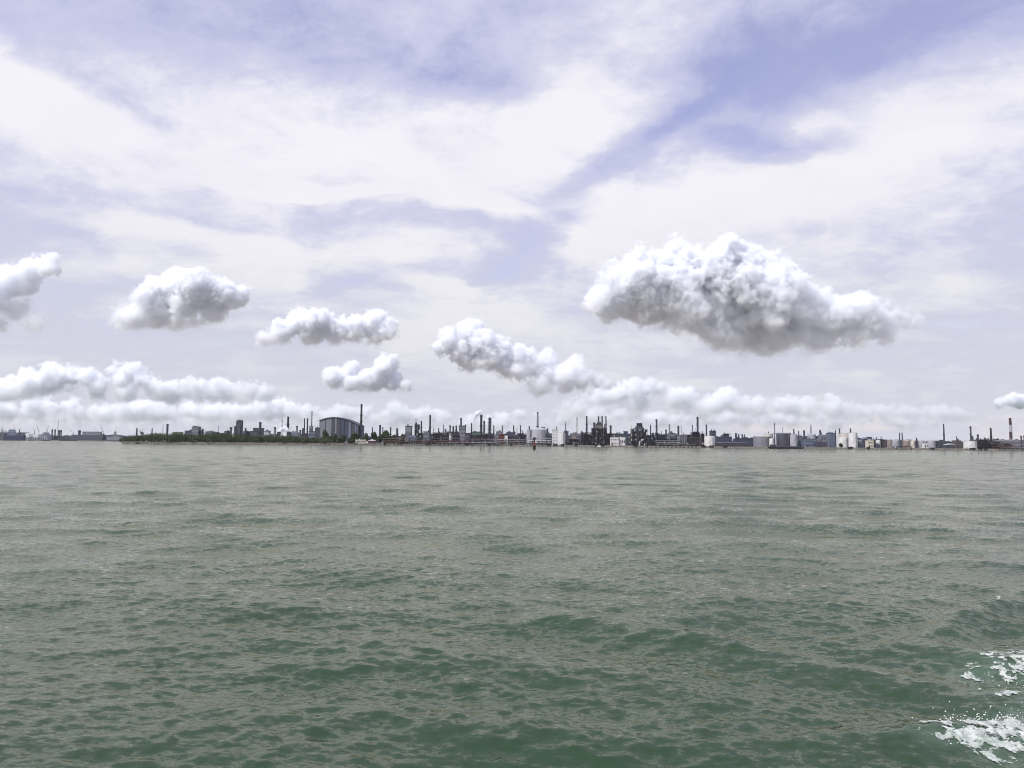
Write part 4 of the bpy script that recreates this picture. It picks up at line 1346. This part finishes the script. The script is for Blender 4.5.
# ------------------------------------------------------------------ along the waterline
def dolphin(cx, w, hpx, label, group='dark mooring dolphins along the refinery shore'):
    D = shore_d(cx) - 14
    k = D / F
    b = P(cx, hor(cx), D)
    t = empty('mooring_dolphin', (b.x, D, 0), label, 'mooring dolphin', group)
    W, h = w * k, hpx * k
    MB().box((0, 0, h * .76), (W, 6, h * .48)).build('cap', BLACK, t)
    for sx in (-1, 1):
        for sy in (-1, 1):
            MB().bar((sx * W * .34, sy * 2, -1.5), (sx * W * .3, sy * 1.8, h * .6), .55, 8).build('pile', DARK, t)
    MB().box((0, -3.1, h * .5), (W * .5, .5, h * .6)).build('fender', BLACK, t)
    MB().lathe((W * .2, 0, h), [(.5, 0), (.35, .5), (.6, .8), (.6, 1.0)], 10).build('bollard', DARK, t)
    return t


for cx, w, lab in ((385, 1.8, 'small mooring dolphin off the rust-orange pipe rack'), (428.2, 6.0, 'wide mooring dolphin below the lone black stack'), (466.4, 4.6, 'mooring dolphin below the purple-grey boiler house'),
                   (489.4, 3.2, 'mooring dolphin below the thick round-topped column'), (511.2, 2.8, 'mooring dolphin below the flat navy-blue hall'), (549.0, 5.0, 'mooring dolphin below the grey-green pipe tower'),
                   (555.4, 4.2, 'mooring dolphin below the tall white block'), (562.4, 3.8, 'mooring dolphin below the white straight-sided tank'), (576.0, 3.0, 'mooring dolphin below the banded flare mast'),
                   (596.0, 2.4, 'mooring dolphin just left of the white motorboat'), (602.6, 4.0, 'mooring dolphin just right of the white motorboat'), (635.6, 4.6, 'mooring dolphin below the second dark unit'),
                   (647.4, 1.4, 'single narrow mooring dolphin right of the second dark unit'), (703.4, 4.2, 'mooring dolphin below the white drum tank, left'), (711.6, 4.4, 'mooring dolphin below the white drum tank, right'),
                   (725.2, 4.2, 'mooring dolphin below the long dark warehouse'), (850.4, 4.0, 'mooring dolphin below the tall white tank'), (868.4, 2.0, 'small mooring dolphin below the royal-blue building'),
                   (932.2, 3.4, 'mooring dolphin below the round pale tank'), (972.6, 4.6, 'mooring dolphin below the wide white tank'), (980.2, 2.2, 'small mooring dolphin right of the wide white tank'), (985.6, 2.2, 'small mooring dolphin below the dark process unit')):
    dolphin(cx, w, 2.5, lab)


def jetty(px0, px1, label, top=2.6, gap=22):
    cx = (px0 + px1) / 2
    D = shore_d(cx) - gap
    k = D / F
    L = (px1 - px0) * k
    b = P(cx, hor(cx), D)
    t = empty('jetty', (b.x, D, 0), label, 'jetty', 'piled jetties along the refinery shore')
    h = top * k
    MB().box((0, 0, h - .5), (L, 7, 1.0)).build('deck', DARK, t)
    n = max(3, int(L / 7))
    for i in range(n + 1):
        m = MB()
        for y in (-2.6, 2.6):
            m.bar((-L / 2 + L * i / n, y, -1.5), (-L / 2 + L * i / n, y, h - .9), .4, 6)
        m.bar((-L / 2 + L * i / n, -2.6, h - 1.2), (-L / 2 + L * i / n, 2.6, h - 1.2), .35, 5)
        m.build('pile_bent', BLACK, t)
    m = MB()
    m.bar((-L / 2, -3.3, h + 1.1), (L / 2, -3.3, h + 1.1), .09, 4)
    for i in range(n * 2 + 1):
        m.bar((-L / 2 + L * i / n / 2, -3.3, h), (-L / 2 + L * i / n / 2, -3.3, h + 1.1), .07, 4)
    m.build('handrail', GREY, t)
    MB().bar((-L / 2, 2.2, h + .6), (L / 2, 2.2, h + .6), .35, 6).build('pipeline', BROWN, t)
    return t


jetty(436, 457, 'long dark jetty below the silver vessel')
jetty(524, 546, 'dark jetty in front of the white dome store', 2.9)
jetty(656, 696, 'longest dark jetty, under the pale open pipe tower', 3.0)
jetty(897, 911, 'dark arched jetty below the twin stacks', 3.4)
jetty(1000, 1040, 'dark jetty before the banded chimney', 2.6)

# barge
D = shore_d(785) - 40
b = P(785.6, hor(785.6), D)
k = D / F
L = 35 * k
t = empty('barge', (b.x, D, 0), 'long low black barge moored below the big tanks', 'barge')
MB().prism([(-L / 2 + 5, -.6), (L / 2 - 3, -.6), (L / 2, 2.6), (L / 2 - 5, 3.0), (-L / 2 + 6, 3.0), (-L / 2, 3.6)], -6, 6).build('hull', BLACK, t)
MB().box((-L * .36, 0, 5.2), (9, 8, 4.4)).build('deckhouse', DARK, t)
MB().box((L * .12, 0, 3.9), (L * .5, 8, 1.7)).build('cargo_hatch', SLATE, t)
MB().bar((-L * .3, 0, 5), (-L * .3, 0, 13), .3, 6).build('mast', DARK, t)
MB().box((-L * .36, -4.05, 5.8), (6, .25, 1.2)).build('window', SLATE, t)

# white motorboat
D = shore_d(599) - 60
k = D / F
b = P(599, hor(599), D)
L = 4.6 * k
t = empty('motorboat', (b.x, D, 0), 'small white motorboat running along the refinery shore', 'boat')
MB().prism([(-L / 2, -.3), (L * .36, -.3), (L / 2, 2.0), (-L / 2, 1.3)], -1.5, 1.5).build('hull', WHITE, t)
MB().prism([(-L * .12, 1.5), (L * .24, 1.5), (L * .12, 4.0), (-L * .08, 4.2)], -1.2, 1.2).build('cabin', WHITE, t)
MB().box((L * .03, -1.23, 3.0), (L * .18, .1, .9)).build('window', SLATE, t)
MB().box((-L * .05, 0, 4.9), (L * .4, 2.3, .2)).bar((-L * .05, 0, 4.1), (-L * .05, 0, 4.9), .1, 5).build('roof', WHITE, t)
# little craft
for cx, gap, mat, lab in ((849.6, 30, BLACK, 'tiny dark boat below the tall white tank'), (138.2, 20, BLACK, 'tiny black boat off the islet tip'), (690.0, 60, GREEN, 'tiny green boat off the longest jetty')):
    D = shore_d(cx) - gap
    k = D / F
    b = P(cx, hor(cx), D)
    L = 4.4 * k if mat is not GREEN else 2.6 * k
    t = empty('workboat', (b.x, D, 0), lab, 'boat')
    MB().prism([(-L / 2, -.3), (L * .38, -.3), (L / 2, 1.6), (-L / 2, 1.1)], -1.2, 1.2).build('hull', mat, t)
    MB().box((-L * .12, 0, 1.9), (L * .34, 1.8, 1.5), (.85, .9)).build('cabin', mat, t)
    MB().bar((-L * .1, 0, 2.6), (-L * .1, 0, 4.4), .08, 5).build('mast', DARK, t)

# red channel beacon standing in the water
D = 690
b = P(534.3, hor(534.3), D)
k = D / F
t = empty('channel_beacon', (b.x, D, 0), 'dark red channel beacon on a pile, standing in the water', 'beacon')
h = b.z
zt_ = P(534.3, 437.0, D).z
MB().lathe((0, 0, -2), [(1.35, 0), (1.35, 5.2)], 14).build('pile', BLACK, t)
MB().lathe((0, 0, 3.2), [(1.9, 0), (1.9, .5), (1.3, .6), (1.05, 2.4)], 14).build('base', RED, t)
m = MB()
for q in range(4):
    a = math.pi / 4 + q * math.pi / 2
    m.bar((1.1 * math.cos(a), 1.1 * math.sin(a), 5.4), (.6 * math.cos(a), .6 * math.sin(a), zt_ - 2.4), .14, 5)
m.box((0, 0, (5.4 + zt_ - 2.4) / 2), (1.3, 1.3, zt_ - 8.2))
m.build('tower', RED, t)
MB().box((0, 0, zt_ - 1.5), (2.4, 2.4, 2.0)).build('topmark', BLACK, t)
MB().lathe((0, 0, zt_ - .5), [(.3, 0), (.3, .6), (.1, .8)], 8).build('lantern', GREY, t)

# ------------------------------------------------------------------ wash of the ferry: foam lying on the water
def foam_sheet(center_px, halfx, y0, y1, step, mask, name, label, seed, cat='foam'):
    c = sea_pt(*center_px)
    xs_ = np.arange(c[0] - halfx, c[0] + halfx, step)
    ys_ = np.arange(y0, y1, step * 1.7)
    X, Y = np.meshgrid(xs_, ys_)
    cl = np.interp(Y, rows, cell)
    dx, dy, dz = sea(X, Y, cl)
    g = np.random.default_rng(seed)

    def vnoise(sx, sy, oct_):
        tot_ = np.zeros_like(X)
        a = 1
        for o_ in range(oct_):
            n = 257
            tab = g.random((n, n))
            u = (X / sx + Y * .15) % (n - 1)
            v = (Y / sy) % (n - 1)
            i0, j0 = u.astype(int), v.astype(int)
            fu, fv = u - i0, v - j0
            fu, fv = fu * fu * (3 - 2 * fu), fv * fv * (3 - 2 * fv)
            i1, j1 = (i0 + 1) % n, (j0 + 1) % n
            tot_ += a * ((tab[j0, i0] * (1 - fu) + tab[j0, i1] * fu) * (1 - fv) + (tab[j1, i0] * (1 - fu) + tab[j1, i1] * fu) * fv - .5)
            a *= .80
            sx *= .5
            sy *= .5
        return tot_
    nz = vnoise(.42, .34, 5) * .8
    # image position of each point, only to know the mask's place on the sea
    M = mask(X, Y)
    ridge_ = np.abs(vnoise(.5, .42, 3))
    keep = ((M + nz * .95 - ridge_ * .3) > .40) & (M > .14)
    thick = np.clip((M + nz * .95 - .52) * .06, .002, .03) + .008
    V = np.stack([X + dx, Y + dy, dz + thick], -1).reshape(-1, 3)
    ny_, nx_ = X.shape
    ii = np.arange(ny_ - 1)[:, None] * nx_
    jj = np.arange(nx_ - 1)[None, :]
    q = np.stack([ii + jj, ii + jj + 1, ii + nx_ + jj + 1, ii + nx_ + jj], -1).reshape(-1, 4)
    kf = keep.ravel()
    q = q[kf[q].sum(1) >= 3]
    used, inv = np.unique(q, return_inverse=True)
    o_ = fast_mesh(name, V[used], inv.reshape(-1, 4), FOAM)
    cov = np.clip((M + nz * .95 - ridge_ * .3 - .38) / .36, 0, 1).ravel()[used].astype(np.float32)
    o_.data.attributes.new('froth', 'FLOAT', 'POINT').data.foreach_set('value', cov)
    for p in o_.data.polygons:
        p.use_smooth = True
    return tag(o_, label, cat, kind='stuff')


FOAM = bpy.data.materials.new('foam_white')
FOAM.use_nodes = True
_b = NB(FOAM.node_tree)
_g = _b.node('ShaderNodeNewGeometry')
_n = _b.noise(_g.outputs['Position'], 9, 4, .6)
_bs = FOAM.node_tree.nodes['Principled BSDF']
_b.put(_bs.inputs['Base Color'], _b.ramp(_n.outputs['Fac'], [(.3, (.16, .21, .18)), (.62, (.48, .50, .48))]))
_bs.inputs['Roughness'].default_value = .7
_f = _b.node('ShaderNodeAttribute', attribute_name='froth').outputs['Fac']
_n2 = _b.noise(_g.outputs['Position'], 26, 4, .65).outputs['Fac']
_b.put(_bs.inputs['Alpha'], _b.smooth(_b.m('MULTIPLY_ADD', _b.m('SUBTRACT', _n2, .5), 1.3, _f), .12, .72))   # bubbles thin out towards the edge
SPRAY = paint('spray_white', (.62, .65, .64), wear=.05)


yb = sea_pt(1000, 768)[1]
foam_sheet((985, 735), 5.2, yb - 2.0, sea_pt(985, 690)[1] + .3, .017, wash_mask(WAKE), 'wake_foam', 'broken white wake foam streaming from the corner', 31)
foam_sheet((1010, 680), 3.4, sea_pt(1000, 708)[1], sea_pt(1000, 645)[1], .020, wash_mask(WAKE2), 'foam_patch', 'speckled foam patch right above the main wake foam', 33)
foam_sheet((1000, 601), 1.2, sea_pt(1000, 612)[1], sea_pt(1000, 592)[1], .02, wash_mask([((993, 602.5), (1001, 601), .22, .66)]), 'wave_crest_foam', 'small white tip on the breaking wash wave', 35)
g_ = np.random.default_rng(5)
nv, nf = [], []
m = MB()
for i in range(190):
    px, py = g_.choice([(1000, 672), (985, 738), (970, 735), (1010, 720), (1004, 728)]) + g_.normal(size=2) * np.array([24, 9])
    x, y = sea_pt(px, min(py, 790))
    a_, b2, z = sea(np.array([x]), np.array([y]), np.array([.09]))
    r = g_.uniform(.006, .015)
    m.lathe((x + a_[0], y + b2[0], z[0] + abs(g_.normal()) * .10 + .01), [(r * .2, 0), (r, r), (r * .2, 2 * r)], 5)
tag(m.build('spray', SPRAY), 'flying drops of spray above the wake foam', 'spray', kind='stuff')
# ------------------------------------------------------------------ cumulus clouds and steam: real volumes
def vol_mat(name, col, aniso):
    m = bpy.data.materials.new(name)
    m.use_nodes = True
    m.node_tree.nodes.clear()
    b = NB(m.node_tree)
    v = b.node('ShaderNodeVolumePrincipled', {'Color': (*col, 1), 'Anisotropy': aniso, 'Density': 1.0, 'Density Attribute': 'density'})
    b.node('ShaderNodeOutputMaterial', {'Volume': v.outputs[0]})
    return m


CLOUD = vol_mat('cloud_vapour', (.973, .981, .998), .2)


def cloud(name, D, blobs, res, tau=14, amp=.8, seed=0, edge=.10, soft=.5, label=None, cat='cloud', group=None, depth=.4, lowamp=1.5, melt=.25, wispy=.12, flat=None):
    """a cumulus: union of puffs (px, py, radius px), roughened by billows; soft = how much the base frays"""
    s = D / F
    rnd = random.Random(seed)
    pts = []
    for q in blobs:
        c = P(q[0], q[1], D)
        pts.append((c + Vector((0, rnd.uniform(-depth, depth) * q[2] * s, 0)), q[2] * s))
    rm = max(r for _, r in pts)
    lo = Vector([min(p[k] - r * 1.3 for p, r in pts) for k in range(3)])
    hi = Vector([max(p[k] + r * 1.3 for p, r in pts) for k in range(3)])
    org = (lo + hi) / 2
    ng = bpy.data.node_groups.new(name, 'GeometryNodeTree')
    ng.interface.new_socket('Geometry', in_out='OUTPUT', socket_type='NodeSocketGeometry')
    b = NB(ng)
    ext = hi - lo
    vx = max(ext) / res
    pos = b.node('GeometryNodeInputPosition').outputs[0]
    cur = None
    for p, r in pts:
        d = b.m('SUBTRACT', b.v('DISTANCE', pos, p - org), r)
        cur = d if cur is None else b.m('SMOOTH_MIN', cur, d, rm * melt)

    def off(k):
        return b.v('ADD', pos, (k, k * .7, -k))

    def add(f, mid, k, d):
        return b.m('MULTIPLY_ADD', b.m('SUBTRACT', f, mid), k, d)

    wn = b.noise(off(seed * 5.), 1 / (rm * .5), 3, .55).outputs['Color']
    wpos = b.node('ShaderNodeVectorMath', {0: b.v('SUBTRACT', wn, (.5, .5, .5))}, operation='SCALE')
    wpos.inputs['Scale'].default_value = rm * .55
    wpos = wpos.outputs[0]

    def voro(scale, k):
        n = b.node('ShaderNodeTexVoronoi', {'Vector': b.v('ADD', off(k), wpos), 'Scale': scale})
        return n.outputs['Distance']
    d = add(b.noise(off(seed * 913.), 1 / (rm * 1.1), 2, .5).outputs['Fac'], .5, rm * amp * lowamp, cur)
    d = add(voro(1 / (rm * .60), seed * 77.), .45, rm * amp * .55, d)
    d = add(voro(1 / (rm * .25), seed * 37.), .45, rm * amp * .30, d)
    d = add(voro(1 / (rm * .12), seed * 19.), .45, rm * amp * .14, d)
    fine = b.noise(off(seed * 13.), 1 / (rm * .16), 5, .68).outputs['Fac']
    d = add(fine, .5, rm * amp * .75, d)
    if flat is not None:                        # the level where the air starts to condense
        z = b.node('ShaderNodeSeparateXYZ', {0: pos}).outputs[2]
        zb = P(blobs[0][0], flat, D).z - org.z
        lvl = b.m('MULTIPLY_ADD', b.m('SUBTRACT', b.noise(off(seed * 7.), 1 / (rm * .9), 4, .6).outputs['Fac'], .5), rm * 1.1, b.m('SUBTRACT', zb, z))
        d = b.m('SMOOTH_MAX', d, lvl, rm * .35)
    # towards the base the edge frays out
    z = b.node('ShaderNodeSeparateXYZ', {0: pos}).outputs[2]
    h = b.node('ShaderNodeMapRange', {0: z, 1: -ext.z * .42, 2: ext.z * .12, 3: edge + soft, 4: edge}).outputs[0]
    den = b.m('DIVIDE', b.m('MULTIPLY', d, -1.0), b.m('MULTIPLY', h, rm), clamp=True)
    # thin torn vapour round the body
    wisp = b.m('MULTIPLY', b.m('SUBTRACT', rm * .32, d), 1 / (rm * .6), clamp=True)
    wisp = b.m('MULTIPLY', wisp, b.m('MULTIPLY', b.m('SUBTRACT', b.noise(off(seed * 3.), 1 / (rm * .45), 4, .6).outputs['Fac'], .46), 4.0, clamp=True))
    den = b.m('MULTIPLY_ADD', wisp, wispy, den)
    den = b.m('MULTIPLY', den, tau / rm)
    vc = b.node('GeometryNodeVolumeCube', {'Density': den, 'Min': lo - org, 'Max': hi - org,
                'Resolution X': max(6, int(ext.x / vx)), 'Resolution Y': max(6, int(ext.y / vx)), 'Resolution Z': max(6, int(ext.z / vx))})
    sm = b.node('GeometryNodeSetMaterial', {'Geometry': vc.outputs[0], 'Material': CLOUD})
    b.node('NodeGroupOutput', {0: sm.outputs[0]})
    vd = bpy.data.volumes.new(name)
    vd.materials.append(CLOUD)
    o = bpy.data.objects.new(name, vd)
    o.location = org
    COL.objects.link(o)
    o.modifiers.new('puffs', 'NODES').node_group = ng
    return tag(o, label, cat, group)


def bank(tops, base, seed, n, r0=5, r1=13):
    """n puffs scattered between a line of tops (px, py) and a flat base, small ones crowding the top edge"""
    rnd = random.Random(seed)
    out = []

    def top(x):
        for (xa, ya), (xb, yb) in zip(tops, tops[1:]):
            if xa <= x <= xb:
                return ya + (yb - ya) * (x - xa) / (xb - xa)
    for k in range(n):
        x = tops[0][0] + (tops[-1][0] - tops[0][0]) * (k + rnd.random()) / n
        t = top(x)
        h = base - t
        r = max(3.0, min(rnd.uniform(r0, r1), h * .5))
        y = t + r + max(0, h - 2 * r) * rnd.random() ** 1.6
        out.append((x, y, r))
    return out


cloud('cumulus_cloud', 6000, [(612, 300, 25), (640, 280, 31), (648, 260, 14), (685, 263, 26), (680, 290, 35), (715, 268, 28), (745, 278, 31), (725, 308, 38),
      (690, 312, 23), (765, 300, 38), (768, 322, 36), (795, 303, 30), (825, 314, 27), (858, 318, 27), (882, 321, 23), (898, 322, 15), (760, 266, 16), (783, 278, 18),
      (800, 334, 22), (838, 327, 18), (735, 338, 16), (716, 333, 16), (700, 328, 14), (830, 336, 14), (858, 332, 13), (785, 343, 15), (757, 344, 15), (818, 338, 13), (640, 303, 26), (600, 298, 16), (872, 325, 14)], 680, tau=17, seed=3, lowamp=1.0, flat=356,
      label='largest cumulus cloud, towering white heap with a dark ragged base')
G_C = 'smaller cumulus clouds'
cloud('cumulus_cloud', 5600, [(130, 318, 17), (118, 325, 10), (155, 311, 21), (175, 323, 14), (155, 290, 17), (175, 287, 20), (200, 289, 21), (222, 294, 18), (237, 296, 12),
      (185, 303, 19), (210, 306, 17), (150, 300, 15), (193, 322, 11)], 260, tau=9, seed=5, lowamp=.9, flat=332, soft=.7, group=G_C,
      label='rounded cumulus cloud second from the frame edge, grey middle, trailing lower lobe')
cloud('cumulus_cloud', 5600, [(-22, 290, 26), (10, 280, 19), (28, 273, 15), (46, 266, 11), (0, 298, 20), (14, 310, 13), (35, 324, 10), (-6, 328, 14), (-34, 310, 24)], 170, tau=8,
      seed=6, lowamp=.9, flat=333, soft=.8, group=G_C, label='grey cumulus cloud cut by the left edge of the view')
cloud('cumulus_cloud', 7000, [(264, 340, 9), (285, 333, 14), (300, 322, 15), (318, 324, 17), (310, 337, 13), (340, 331, 14), (360, 329, 14), (375, 322, 14), (389, 330, 13),
      (375, 337, 11), (335, 341, 9), (278, 341, 9)], 250, tau=9, seed=7, lowamp=.9, flat=347, soft=.6, group=G_C, label='long double-humped cumulus cloud above the arched storage hall')
cloud('cumulus_cloud', 9000, [(335, 378, 12), (350, 371, 11), (352, 385, 11), (370, 380, 14), (385, 368, 12), (393, 363, 9), (390, 380, 12), (406, 388, 9), (365, 389, 9)], 140, tau=8,
      seed=8, lowamp=.9, flat=393, soft=.6, group=G_C, label='small cumulus cloud right above the tall stack beside the arched hall')
cloud('cumulus_cloud', 8000, [(470, 334, 15), (462, 350, 15), (480, 344, 16), (468, 361, 13), (490, 357, 15), (505, 365, 13), (476, 325, 9), (520, 370, 13), (535, 367, 14), (550, 374, 14),
      (565, 375, 14), (581, 379, 13), (596, 382, 10), (540, 385, 13), (565, 387, 10), (450, 342, 14), (440, 347, 9), (500, 350, 14), (522, 358, 15), (548, 361, 13), (574, 367, 13), (607, 384, 8)], 290, tau=8, seed=9, lowamp=.9, soft=.7, group=G_C,
      label='stepped cumulus cloud chain sinking towards the central plant')
G_B = 'cloud banks low over the land'
cloud('cloud_bank', 14000, bank([(-30, 384), (0, 382), (25, 368), (55, 362), (85, 368), (110, 361), (130, 358), (145, 371), (165, 381), (190, 376), (215, 373), (240, 382), (262, 380)], 406, 2, 100, 3, 13),
      290, tau=4.5, seed=12, soft=1.3, lowamp=.9, melt=.12, depth=1.6, amp=1.0, group=G_B, label='upper cumulus bank above the mangrove islet')
cloud('cloud_bank', 19000, bank([(-30, 398), (0, 396), (40, 393), (80, 401), (110, 405), (140, 398), (170, 404), (192, 397), (215, 403), (240, 406), (265, 398), (285, 396), (305, 402), (322, 411),
      (345, 405)], 426, 3, 150, 3, 12), 420, tau=3.2, seed=13, soft=1.5, lowamp=.9, melt=.12, depth=1.8, amp=1.05, group=G_B, label='middle long cumulus bank behind the mangrove islet')
cloud('cloud_bank', 26000, bank([(-30, 412), (60, 410), (120, 414), (200, 411), (260, 415), (330, 409), (352, 404), (380, 402), (402, 400), (425, 404), (440, 408), (462, 413), (520, 420)], 434, 8, 120, 3, 11), 460, tau=1.9,
      seed=16, soft=1.4, lowamp=.9, melt=.12, depth=2, amp=1.0, group=G_B, label='lowest hazy cumulus bank right behind the stacks left of the steam')
cloud('cloud_bank', 17000, bank([(560, 398), (600, 388), (625, 380), (645, 377), (665, 382), (690, 388), (712, 393), (727, 384), (740, 394), (770, 396), (800, 396), (835, 393), (845, 399), (870, 403), (892, 402),
      (920, 406), (938, 403), (960, 409), (982, 412)], 423, 4, 150, 3, 12), 430, tau=3.0, seed=14, soft=1.5, lowamp=.9, melt=.12, depth=1.8, amp=1.0, group=G_B,
      label='long flat cumulus bank beneath the largest cloud')
cloud('cloud_bank', 26000, bank([(470, 414), (520, 408), (560, 410), (610, 405), (660, 411), (720, 408), (790, 413), (860, 412), (930, 418)], 432, 9, 90, 3, 10), 430, tau=2.2, seed=18, soft=1.4,
      lowamp=.9, melt=.12, depth=2, amp=1.0, group=G_B, label='faint low cumulus bank right behind the refinery towers')
cloud('cumulus_cloud', 15000, [(1000, 404, 6), (1010, 400, 8), (1022, 402, 8), (1034, 401, 9)], 90, tau=5, seed=15, lowamp=.9, soft=.4, group=G_C, label='little bright cumulus cloud above the red and white chimney')
# steam from the plant
cloud('steam_plume', 1950, [(471.8, 422.4, .9), (473.0, 420.6, 1.1), (474.4, 418.6, 1.5), (475.6, 416.0, 2.1), (477.2, 413.6, 2.4), (479.2, 412.2, 1.9), (481.0, 411.2, 1.3)], 70, tau=6, seed=21, soft=.3, lowamp=.8,
      label='high white steam plume drifting off the dark stack', cat='steam')
cloud('steam_plume', 1900, [(277.6, 431.6, .9), (279.4, 430.6, 1.3), (281.6, 429.2, 1.9), (284.4, 428.4, 2.3), (287, 429.6, 1.9), (288.6, 431.2, 1.3), (284, 430.8, 1.6)], 70, tau=8, seed=22, soft=.2, lowamp=.5,
      label='low white steam puff behind the islet trees', cat='steam')

# ------------------------------------------------------------------ sea haze
hz = bpy.data.materials.new('sea_haze')
hz.use_nodes = True
hz.node_tree.nodes.clear()
hb = NB(hz.node_tree)
hv = hb.node('ShaderNodeVolumePrincipled', {'Color': (.90, .93, 1.0, 1), 'Density': 1.1e-5, 'Anisotropy': .2})
hb.node('ShaderNodeOutputMaterial', {'Volume': hv.outputs[0]})
tag(MB().box((0, 0, 63), (260000, 260000, 134)).build('haze', hz), kind='stuff')
